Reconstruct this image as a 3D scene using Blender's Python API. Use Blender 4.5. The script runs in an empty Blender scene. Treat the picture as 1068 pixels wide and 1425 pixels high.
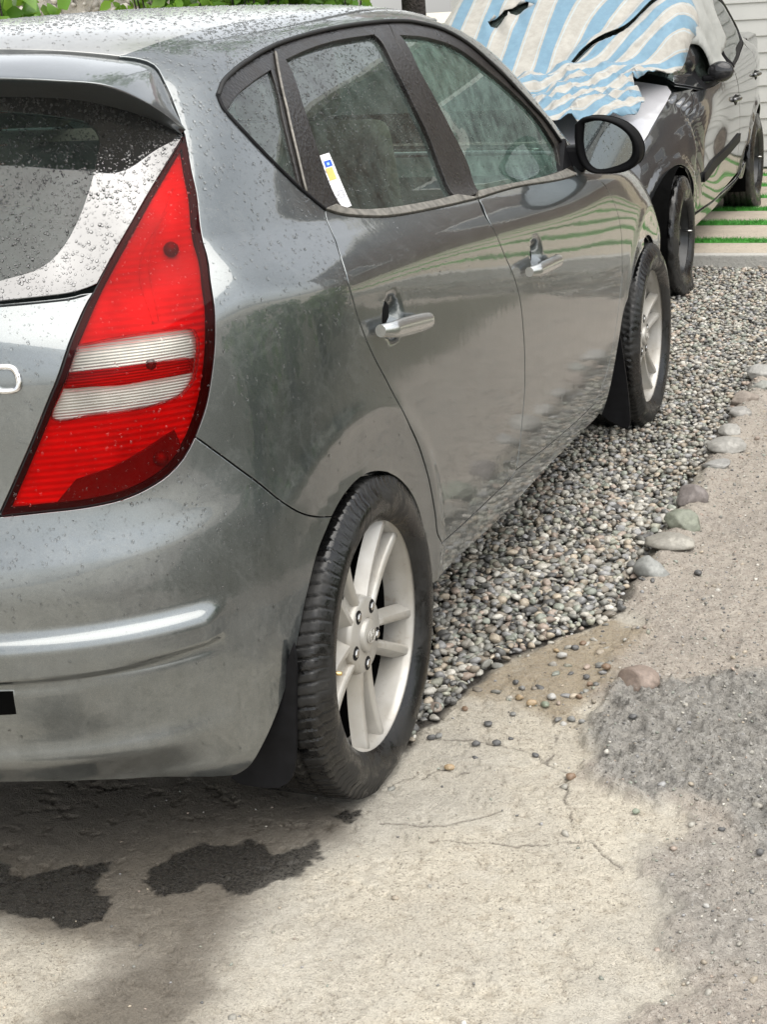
import bpy, bmesh, math, random
import numpy as np
from mathutils import Vector, Matrix
from mathutils.geometry import delaunay_2d_cdt
R = math.radians
random.seed(7); rng = np.random.default_rng(7)
SC = bpy.context.scene; COL = SC.collection

# ------------------------------------------------------------------ camera
cam = bpy.data.cameras.new('camera'); camo = bpy.data.objects.new('camera', cam); COL.objects.link(camo)
CAM_POS = Vector((1.93027, -2.59257, 1.49855))
yaw, pitch, roll = 0.379269, -0.323338, -0.064020
F = Vector((-math.sin(yaw)*math.cos(pitch), math.cos(yaw)*math.cos(pitch), math.sin(pitch)))
Rt = F.cross(Vector((0, 0, 1))).normalized(); Up = Rt.cross(F)
c_, s_ = math.cos(roll), math.sin(roll)
Rx, Ux = c_*Rt + s_*Up, -s_*Rt + c_*Up
camo.matrix_world = Matrix((( Rx.x, Ux.x, -F.x, CAM_POS.x), (Rx.y, Ux.y, -F.y, CAM_POS.y), (Rx.z, Ux.z, -F.z, CAM_POS.z), (0, 0, 0, 1)))
cam.sensor_fit = 'VERTICAL'; cam.sensor_height = 24.0; cam.lens = 2179.5/1425*24.0
cam.clip_start = 0.05; cam.clip_end = 500
SC.camera = camo

# ------------------------------------------------------------------ sky, sun, exposure (bright overcast after rain)
SUN_DIR = Vector((0.34, -0.20, 1.0)).normalized()          # towards the sun
elev = math.asin(SUN_DIR.z); azim = math.atan2(SUN_DIR.x, SUN_DIR.y)
w = bpy.data.worlds.new('World'); SC.world = w; w.use_nodes = True
nt = w.node_tree; nt.nodes.clear()
sky = nt.nodes.new('ShaderNodeTexSky'); sky.sky_type = 'NISHITA'; sky.sun_disc = False
sky.sun_elevation = elev; sky.sun_rotation = azim; sky.air_density = 1.3; sky.dust_density = 1.2; sky.ozone_density = 1.0
hs = nt.nodes.new('ShaderNodeHueSaturation'); hs.inputs['Saturation'].default_value = 0.16   # cloud deck: nearly white
tc = nt.nodes.new('ShaderNodeTexCoord'); no = nt.nodes.new('ShaderNodeTexNoise')
no.inputs['Scale'].default_value = 2.2; no.inputs['Detail'].default_value = 5
mr = nt.nodes.new('ShaderNodeMapRange'); mr.inputs['To Min'].default_value = 0.75; mr.inputs['To Max'].default_value = 1.25
mr.inputs['From Min'].default_value = 0.3; mr.inputs['From Max'].default_value = 0.7
mx = nt.nodes.new('ShaderNodeMix'); mx.data_type = 'RGBA'; mx.blend_type = 'MULTIPLY'; mx.inputs[0].default_value = 1
bg = nt.nodes.new('ShaderNodeBackground'); bg.inputs['Strength'].default_value = 0.10
wo = nt.nodes.new('ShaderNodeOutputWorld'); L = nt.links
L.new(sky.outputs[0], hs.inputs['Color']); L.new(tc.outputs['Generated'], no.inputs['Vector']); L.new(no.outputs[0], mr.inputs[0])
L.new(hs.outputs[0], mx.inputs[6]); L.new(mr.outputs[0], mx.inputs[7]); L.new(mx.outputs[2], bg.inputs['Color']); L.new(bg.outputs[0], wo.inputs[0])
sd = bpy.data.lights.new('sun', 'SUN'); sd.energy = 1.5; sd.angle = R(78); sd.color = (1.0, 0.95, 0.87)
so = bpy.data.objects.new('sun', sd); COL.objects.link(so); so.rotation_euler = (-SUN_DIR).to_track_quat('-Z', 'Y').to_euler(); so.location = (0, 0, 20)
SC.view_settings.view_transform = 'Standard'; SC.view_settings.look = 'None'; SC.view_settings.gamma = 1
SC.view_settings.use_curve_mapping = False; SC.view_settings.exposure = 1.42
SC.render.engine = 'CYCLES'; SC.cycles.max_bounces = 10; SC.cycles.transparent_max_bounces = 24
SC.cycles.transmission_bounces = 8; SC.cycles.glossy_bounces = 4; SC.cycles.diffuse_bounces = 3; SC.cycles.caustics_reflective = False; SC.cycles.caustics_refractive = False

# ------------------------------------------------------------------ material helpers
class NB:
    def __init__(s, name):
        s.m = bpy.data.materials.new(name); s.m.use_nodes = True; s.t = s.m.node_tree; s.t.nodes.clear()
        s.out = s.t.nodes.new('ShaderNodeOutputMaterial'); s.co = None
    def n(s, typ, **k):
        nd = s.t.nodes.new('ShaderNode'+typ)
        for a, b in k.items():
            if a.startswith('_'): setattr(nd, a[1:], b)
        return nd
    def put(s, sock, val):
        if hasattr(val, 'is_linked') or isinstance(val, bpy.types.NodeSocket): s.t.links.new(val, sock)
        elif isinstance(val, (tuple, list)) and len(val) == 3 and sock.type == 'RGBA': sock.default_value = (*val, 1)
        else: sock.default_value = val
    def coord(s):
        if s.co is None: s.co = s.n('TexCoord').outputs['Object']
        return s.co
    def noise(s, scale, detail=4, rough=.55, vec=None, stretch=None, dist=0):
        v = vec or s.coord()
        if stretch:
            mp = s.n('Mapping'); mp.inputs['Scale'].default_value = stretch; s.put(mp.inputs[0], v); v = mp.outputs[0]
        nd = s.n('TexNoise'); s.put(nd.inputs['Vector'], v); nd.inputs['Scale'].default_value = scale
        nd.inputs['Detail'].default_value = detail; nd.inputs['Roughness'].default_value = rough; nd.inputs['Distortion'].default_value = dist
        return nd.outputs[0]
    def vor(s, scale, feature='F1', rnd=1):
        nd = s.n('TexVoronoi', _feature=feature); s.put(nd.inputs['Vector'], s.coord()); nd.inputs['Scale'].default_value = scale
        nd.inputs['Randomness'].default_value = rnd
        return nd
    def rng(s, v, a, b, c=0., d=1.):
        nd = s.n('MapRange'); s.put(nd.inputs[0], v)
        for i, q in enumerate((a, b, c, d)): nd.inputs[i+1].default_value = q
        return nd.outputs[0]
    def math(s, op, a, b=0.):
        nd = s.n('Math', _operation=op); s.put(nd.inputs[0], a); s.put(nd.inputs[1], b); return nd.outputs[0]
    def mix(s, f, a, b, mode='MIX'):
        nd = s.n('Mix', _data_type='RGBA', _blend_type=mode); s.put(nd.inputs[0], f); s.put(nd.inputs[6], a); s.put(nd.inputs[7], b); return nd.outputs[2]
    def attr(s, name, out='Color'):
        nd = s.n('Attribute', _attribute_name=name); return nd.outputs[out]
    def sep(s, v):
        nd = s.n('SeparateXYZ'); s.put(nd.inputs[0], v); return nd.outputs
    def bump(s, h, dist=.01, strength=1., nrm=None):
        nd = s.n('Bump'); s.put(nd.inputs['Height'], h); nd.inputs['Distance'].default_value = dist; nd.inputs['Strength'].default_value = strength
        if nrm is not None: s.put(nd.inputs['Normal'], nrm)
        return nd.outputs[0]
    def pbr(s, col=(.5, .5, .5), rough=.5, metal=0., **k):
        nd = s.n('BsdfPrincipled'); s.put(nd.inputs['Base Color'], col); s.put(nd.inputs['Roughness'], rough); s.put(nd.inputs['Metallic'], metal)
        for a, b in k.items(): s.put(nd.inputs[a.replace('_', ' ')], b)
        s.t.links.new(nd.outputs[0], s.out.inputs[0]); return s.m
def simple(name, col, rough=.5, metal=0., var=.25, vs=30, bump=0, **k):
    b = NB(name); n = b.noise(vs)
    c = b.mix(b.rng(n, .3, .7), tuple(x*(1-var) for x in col), tuple(min(1, x*(1+var)) for x in col))
    if bump: k['Normal'] = b.bump(b.noise(vs*3), bump)
    return b.pbr(c, rough, metal, **k)

# ------------------------------------------------------------------ object helpers
def setp(o, label=None, cat=None, group=None, kind=None):
    if label: o['label'] = label
    if cat: o['category'] = cat
    if group: o['group'] = group
    if kind: o['kind'] = kind
    return o
def empty(name, loc=(0, 0, 0), rz=0):
    o = bpy.data.objects.new(name, None); COL.objects.link(o); o.location = loc; o.rotation_euler = (0, 0, rz); o.empty_display_size = .1
    return o
def mesh(name, V, Fc, mat, parent=None, normals=None, smooth=True, loc=None):
    me = bpy.data.meshes.new(name)
    me.from_pydata([tuple(map(float, v)) for v in V], [], [tuple(map(int, f)) for f in Fc])
    if mat: me.materials.append(mat)
    if smooth: me.polygons.foreach_set('use_smooth', [True]*len(me.polygons))
    me.update()
    if normals is not None: me.normals_split_custom_set_from_vertices([tuple(map(float, n)) for n in normals])
    o = bpy.data.objects.new(name, me); COL.objects.link(o)
    if parent: o.parent = parent
    if loc is not None: o.location = loc
    return o
def fastmesh(name, V, Fc, mat, parent=None, smooth=True):
    """numpy mesh: V (n,3), Fc (m,k) with constant k"""
    V = np.asarray(V, np.float32); Fc = np.asarray(Fc, np.int32)
    me = bpy.data.meshes.new(name); me.vertices.add(len(V)); me.vertices.foreach_set('co', V.ravel())
    m, k = Fc.shape; me.loops.add(m*k); me.polygons.add(m)
    me.loops.foreach_set('vertex_index', Fc.ravel()); me.polygons.foreach_set('loop_start', np.arange(m, dtype=np.int32)*k)
    me.polygons.foreach_set('loop_total', np.full(m, k, np.int32))
    me.polygons.foreach_set('use_smooth', np.full(m, smooth))
    me.update(calc_edges=True)
    if mat: me.materials.append(mat)
    o = bpy.data.objects.new(name, me); COL.objects.link(o)
    if parent: o.parent = parent
    return o
def bmobj(name, bm, mat, parent=None, smooth=True, loc=None):
    me = bpy.data.meshes.new(name); bmesh.ops.recalc_face_normals(bm, faces=bm.faces[:]); bm.to_mesh(me); bm.free()
    if mat: me.materials.append(mat)
    me.polygons.foreach_set('use_smooth', [smooth]*len(me.polygons))
    o = bpy.data.objects.new(name, me); COL.objects.link(o)
    if parent: o.parent = parent
    if loc is not None: o.location = loc
    return o
def add_box(bm, c, s, bev=.0, rot=None, seg=2):
    r = bmesh.ops.create_cube(bm, size=1); vs = r['verts']
    M = Matrix.Translation(c) @ (rot.to_4x4() if rot else Matrix()) @ Matrix.Diagonal((*s, 1))
    bmesh.ops.transform(bm, matrix=M, verts=vs)
    if bev > 0:
        es = list({e for v in vs for e in v.link_edges}); bmesh.ops.bevel(bm, geom=es, offset=bev, segments=seg, affect='EDGES', profile=.6)
def boxo(name, c, s, mat, parent=None, bev=.005, rot=None, smooth=False):
    bm = bmesh.new(); add_box(bm, c, s, bev, rot); return bmobj(name, bm, mat, parent, smooth)
def tube(path, r, n=10, closed=False):
    P = np.asarray(path, float); rr = np.broadcast_to(np.asarray(r, float), (len(P),))
    V = []; T = np.gradient(P, axis=0); T /= np.linalg.norm(T, axis=1)[:, None]+1e-9
    a = np.array([0, 0, 1.]) if abs(T[0][2]) < .8 else np.array([1., 0, 0])
    for i in range(len(P)):
        u = np.cross(T[i], a); u /= np.linalg.norm(u)+1e-9; v = np.cross(T[i], u); a = np.cross(u, T[i])
        for k in range(n):
            t = 2*math.pi*k/n; V.append(P[i]+rr[i]*(math.cos(t)*u+math.sin(t)*v))
    Fc = [(i*n+k, i*n+(k+1) % n, (i+1)*n+(k+1) % n, (i+1)*n+k) for i in range(len(P)-1) for k in range(n)]
    Fc += [tuple(range(n))[::-1], tuple((len(P)-1)*n+k for k in range(n))]
    return V, Fc
def lathe_x(prof, n=96, mod=None, a0=0, a1=2*math.pi):
    """profile of (x, r) turned about the x axis; mod(j, ang) -> extra radius"""
    V = []; full = abs(a1-a0-2*math.pi) < 1e-6; m = n if full else n+1
    for i in range(m):
        t = a0+(a1-a0)*i/n
        for j, (x, r) in enumerate(prof):
            q = r+(mod(j, t) if mod else 0); V.append((x, q*math.cos(t), q*math.sin(t)))
    k = len(prof); Fc = []
    for i in range(n):
        i2 = (i+1) % m
        for j in range(k-1): Fc.append((i*k+j, i2*k+j, i2*k+j+1, i*k+j+1))
    return V, Fc
def join(*parts):
    V = []; Fc = []
    for v, f in parts:
        o = len(V); V += list(v); Fc += [tuple(i+o for i in q) for q in f]
    return V, Fc
def catmull(P, h):
    P = np.asarray(P, float)
    if len(P) < 3:
        n = max(2, int(np.linalg.norm(P[1]-P[0])/h)+1); return P[0]+(P[1]-P[0])*np.linspace(0, 1, n)[:, None]
    Q = np.vstack([2*P[0]-P[1], P, 2*P[-1]-P[-2]]); out = []
    for i in range(1, len(Q)-2):
        p0, p1, p2, p3 = Q[i-1:i+3]
        t0 = 0; t1 = t0+max(1e-6, np.linalg.norm(p1-p0))**.5; t2 = t1+max(1e-6, np.linalg.norm(p2-p1))**.5; t3 = t2+max(1e-6, np.linalg.norm(p3-p2))**.5
        n = max(1, int(np.linalg.norm(p2-p1)/h)); t = np.linspace(t1, t2, n, endpoint=False)[:, None]
        A1 = (t1-t)/(t1-t0)*p0+(t-t0)/(t1-t0)*p1; A2 = (t2-t)/(t2-t1)*p1+(t-t1)/(t2-t1)*p2; A3 = (t3-t)/(t3-t2)*p2+(t-t2)/(t3-t2)*p3
        B1 = (t2-t)/(t2-t0)*A1+(t-t0)/(t2-t0)*A2; B2 = (t3-t)/(t3-t1)*A2+(t-t1)/(t3-t1)*A3
        out.append((t2-t)/(t2-t1)*B1+(t-t1)/(t2-t1)*B2)
    out.append(P[-1:]); return np.vstack(out)
def inside(poly, pts):
    x, y = pts[:, 0], pts[:, 1]; r = np.zeros(len(pts), bool); n = len(poly)
    for i in range(n):
        x1, y1 = poly[i]; x2, y2 = poly[(i+1) % n]
        if y1 == y2: continue
        c = (y1 > y) != (y2 > y); r ^= c & (x < (x2-x1)*(y-y1)/(y2-y1)+x1)
    return r
def pdist(poly, pts, closed=True):
    A = np.asarray(poly); B = np.roll(A, -1, 0) if closed else A[1:]; A = A if closed else A[:-1]
    best = np.full(len(pts), 1e9)
    for a, b in zip(A, B):
        d = b-a; l = d@d+1e-12; t = np.clip(((pts-a)@d)/l, 0, 1); q = a+t[:, None]*d
        best = np.minimum(best, np.hypot(*(pts-q).T))
    return best
def clean(poly, tol=1e-4):
    P = [np.asarray(poly[0], float)]
    for q in poly[1:]:
        if np.hypot(*(np.asarray(q)-P[-1])) > tol: P.append(np.asarray(q, float))
    if np.hypot(*(P[0]-P[-1])) < tol: P.pop()
    return np.array(P)
def redis(poly, h):
    P = clean(poly); out = []
    for i in range(len(P)):
        a, b = P[i], P[(i+1) % len(P)]; n = max(1, int(round(np.hypot(*(b-a))/h)))
        out += [a+(b-a)*k/n for k in range(n)]
    return np.array(out)
def area2(P): x, y = P.T; return .5*np.sum(x*np.roll(y, -1)-np.roll(x, -1)*y)
def inset(P, g):
    if area2(P) < 0: P = P[::-1]
    e = np.roll(P, -1, 0)-P; e /= np.hypot(*e.T)[:, None]+1e-12; n = np.stack([-e[:, 1], e[:, 0]], 1)
    m = n+np.roll(n, 1, 0); m /= np.hypot(*m.T)[:, None]+1e-9
    return P+m*g
def panel(name, poly, f, mat, parent, h=.02, gap=.002, thick=.012, flange=.008, holes=(), off=0., mirror=False, hole_gap=None, rim=True):
    """A sheet-metal / glass panel: polygon in the surface's own (u,v) coordinates, triangulated on a grid, lifted onto f(u,v), with rolled edges."""
    P = inset(redis(poly, h), gap)
    H = [inset(redis(q, h), -(gap if hole_gap is None else hole_gap)) for q in holes]
    lo, hi = P.min(0), P.max(0)
    gx, gy = np.meshgrid(np.arange(lo[0], hi[0], h), np.arange(lo[1], hi[1], h), indexing='ij'); G = np.stack([gx.ravel(), gy.ravel()], 1)
    G[:, 0] += (np.arange(gx.shape[1]) % 2*.5*h)[None, :].repeat(gx.shape[0], 0).ravel()
    G = G[inside(P, G)]; G = G[pdist(P, G) > .55*h]
    for q in H: G = G[~inside(q, G)]; G = G[pdist(q, G) > .55*h]
    pts = [P]+H; E = []; o = 0
    for q in pts: E += [(o+i, o+(i+1) % len(q)) for i in range(len(q))]; o += len(q)
    allp = np.vstack(pts+[G])
    vs, es, fs, *_ = delaunay_2d_cdt([Vector(p) for p in allp], E, [], 0, 1e-6)
    UV = np.array([tuple(v) for v in vs]); T = np.array([q for q in fs if len(q) == 3])
    cen = UV[T].mean(1); k = inside(P, cen)
    for q in H: k &= ~inside(q, cen)
    T = T[k]
    ar = np.cross(UV[T[:, 1]]-UV[T[:, 0]], UV[T[:, 2]]-UV[T[:, 0]]); T[ar < 0] = T[ar < 0][:, ::-1]
    used = np.unique(T); mp = -np.ones(len(UV), int); mp[used] = np.arange(len(used)); UV = UV[used]; T = mp[T]
    e = 3e-4
    def fo(q): return f(q[:, 0], q[:, 1])
    X = fo(UV); du = fo(UV+[e, 0])-fo(UV-[e, 0]); dv = fo(UV+[0, e])-fo(UV-[0, e])
    N = np.cross(du, dv); N /= np.linalg.norm(N, axis=1)[:, None]+1e-12
    X = X+off*N
    V = [X]; NN = [N]; Fc = [tuple(t) for t in T]
    if rim:
        ec = {}
        for t in T:
            for a, b in ((t[0], t[1]), (t[1], t[2]), (t[2], t[0])): ec[(a, b)] = 1
        be = [(a, b) for a, b in ec if (b, a) not in ec]
        nxt = {a: b for a, b in be}; prv = {b: a for a, b in be}
        bi = np.array(sorted(nxt)); ix = {v: i for i, v in enumerate(bi)}
        t = X[[nxt[v] for v in bi]]-X[[prv.get(v, v) for v in bi]]; t /= np.linalg.norm(t, axis=1)[:, None]+1e-12
        outw = np.cross(t, N[bi])
        rb = min(.0016, thick*.4)
        rings = [(rb*.7, -rb*.3, outw*.6+N[bi]*.75), (rb, -rb, outw), (rb, -thick, outw)]
        if flange: rings.append((rb+flange, -thick, N[bi]))
        n0 = len(X); last = list(bi)
        for r_, d_, nn in rings:
            V.append(X[bi]+outw*r_+N[bi]*d_); NN.append(nn/(np.linalg.norm(nn, axis=1)[:, None]+1e-9))
            cur = list(range(n0, n0+len(bi))); n0 += len(bi)
            for a, b in be: Fc.append((last[ix[a]], cur[ix[a]], cur[ix[b]], last[ix[b]]))
            last = cur
    V = np.vstack(V); NN = np.vstack(NN)
    o = mesh(name, V, Fc, mat, parent, NN)
    if mirror:
        o2 = mesh(name, V*[-1, 1, 1], [q[::-1] for q in Fc], mat, parent, NN*[-1, 1, 1]); return o, o2
    return o
# ------------------------------------------------------------------ body surface of the hatchback
def cr(xs,ys,x):
    """monotone-ish cubic hermite interpolation (vectorised)"""
    xs=np.asarray(xs,float);ys=np.asarray(ys,float);x=np.asarray(x,float)
    h=np.diff(xs);d=np.diff(ys)/h
    m=np.zeros_like(ys);m[0]=d[0];m[-1]=d[-1]
    for i in range(1,len(xs)-1):
        if d[i-1]*d[i]<=0:m[i]=0
        else:
            w1=2*h[i]+h[i-1];w2=h[i]+2*h[i-1];m[i]=(w1+w2)/(w1/d[i-1]+w2/d[i])
    x=np.clip(x,xs[0],xs[-1]);i=np.clip(np.searchsorted(xs,x,side='right')-1,0,len(h)-1)
    t=(x-xs[i])/h[i]
    return (2*t**3-3*t**2+1)*ys[i]+(t**3-2*t**2+t)*h[i]*m[i]+(3*t**2-2*t**3)*ys[i+1]+(t**3-t**2)*h[i]*m[i+1]
def sm(a,b,x):
    t=np.clip((x-a)/(b-a),0,1);return t*t*(3-2*t)
# section: half width X over height Z, by arc length v
K=np.array([(.60,.160),(.79,.166),(.836,.186),(.857,.25),(.871,.37),(.878,.46),(.884,.56),(.8865,.68),(.886,.80),(.884,.90),(.882,.945),(.8785,.962),(.868,.984),(.848,1.010),(.826,1.032),(.806,1.055),(.787,1.10),(.758,1.19),(.728,1.27),(.697,1.335),(.655,1.392),(.59,1.436),(.50,1.460),(.36,1.474),(.18,1.481),(0,1.483)])
KL=np.r_[0,np.cumsum(np.hypot(*np.diff(K,axis=0).T))]
VMAX=KL[-1]
def KX(v):return cr(KL,K[:,0],v)
def KZ(v):return cr(KL,K[:,1],v)
_vt=np.linspace(0,VMAX,3000)
def v_of_z(z):return np.interp(z,KZ(_vt),_vt)
YR=np.array([(.165,-.58),(.195,-.645),(.25,-.688),(.33,-.705),(.42,-.725),(.52,-.735),(.60,-.735),(.66,-.725),(.71,-.702),(.76,-.688),(.90,-.678),(1.0,-.668),(1.07,-.640),(1.15,-.575),(1.25,-.488),(1.35,-.405),(1.40,-.365),(1.44,-.31),(1.47,-.22),(1.483,-.12)])
YF=np.array([(.16,3.25),(.30,3.42),(.45,3.50),(.60,3.50),(.70,3.42),(.80,3.30),(.90,3.08),(.97,2.80),(1.02,2.45),(1.10,2.24),(1.20,2.02),(1.30,1.79),(1.40,1.50),(1.45,1.27),(1.483,.8)])
YC=.10
N,M=2.9,2.9
# arc-length tables for the plan corners
_th=np.linspace(0,np.pi/2,4000)
_c=np.sin(_th)**(2/N);_s=np.cos(_th)**(2/M)
_al=np.r_[0,np.cumsum(np.hypot(np.diff(_c)*.88,np.diff(_s)*.82))]
LA=_al[-1]
NF,MF=3.3,3.3
_q=np.r_[np.linspace(0,.5,1500),1-.5*np.cos(np.linspace(0,np.pi/2,1500))[1:]]
def _cf(q,y0=.62):
    s=np.clip((q-y0)/(1-y0),0,1);return np.maximum(1-s**MF,0)**(1/NF)
_fl=np.r_[0,np.cumsum(np.hypot(np.diff(_q)*3.3,np.diff(_cf(_q))*.88))]
LB=_fl[-1]
DZY=np.array([(-.8,.085),(-.5,.085),(-.1,.060),(.5,.030),(.9,0),(1.75,-.052),(2.6,-.05),(3.6,-.05)])
DRY=np.array([(-.8,-.03),(-.45,-.03),(-.2,-.018),(.2,-.006),(.9,0),(3.5,0)])
ARCH=[(-.055,.333),(2.585,.325)]
def S(a,v):
    a=np.asarray(a,float);v=np.asarray(v,float)
    X=KX(v);Z=KZ(v)
    th=np.interp(a+LA,_al,_th)
    c=np.sin(th)**(2/N);s=np.cos(th)**(2/M)
    yr=cr(YR[:,0],YR[:,1],Z);yf=cr(YF[:,0],YF[:,1],Z)
    q=np.interp(a,_fl,_q)
    y0=.62-.12*sm(.95,1.15,Z)
    nf=NF+2.5*sm(.95,1.15,Z)
    cf=np.maximum(1-np.clip((q-y0)/(1-y0),0,1)**nf,0)**(1/nf)
    x=np.where(a<0,X*c,X*cf)
    y=np.where(a<0,YC-(YC-yr)*s,YC+(yf-YC)*q)
    w=sm(.55,.92,Z)*(1-sm(1.06,1.38,Z))
    # belt line and shoulder crease fall towards the front
    side=np.where(a<0,sm(-.75,-.45,a),1)
    z=Z+w*side*cr(DZY[:,0],DZY[:,1],y)+sm(1.25,1.42,Z)*cr(DRY[:,0],DRY[:,1],y)
    # wheel arch flares
    for cy,cz in ARCH:
        r=np.hypot(y-cy,z-cz);F_=sm(-.55,-.2,a)*np.where(a<0,sm(.50,.70,z),1)
        t=np.clip((.425-r)/.09,0,1);x=x-.013*(np.sqrt(t*t+.0025)-.05)*F_+.0035*np.exp(-((r-.430)/.022)**2)*F_
    return np.stack([x,y,z],-1)
def nrm(a,v,e=2e-4):
    du=S(a+e,v)-S(a-e,v);dv=S(a,v+e)-S(a,v-e)
    n=np.cross(du,dv);n/=np.linalg.norm(n,axis=-1,keepdims=True)+1e-12
    return n
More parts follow.
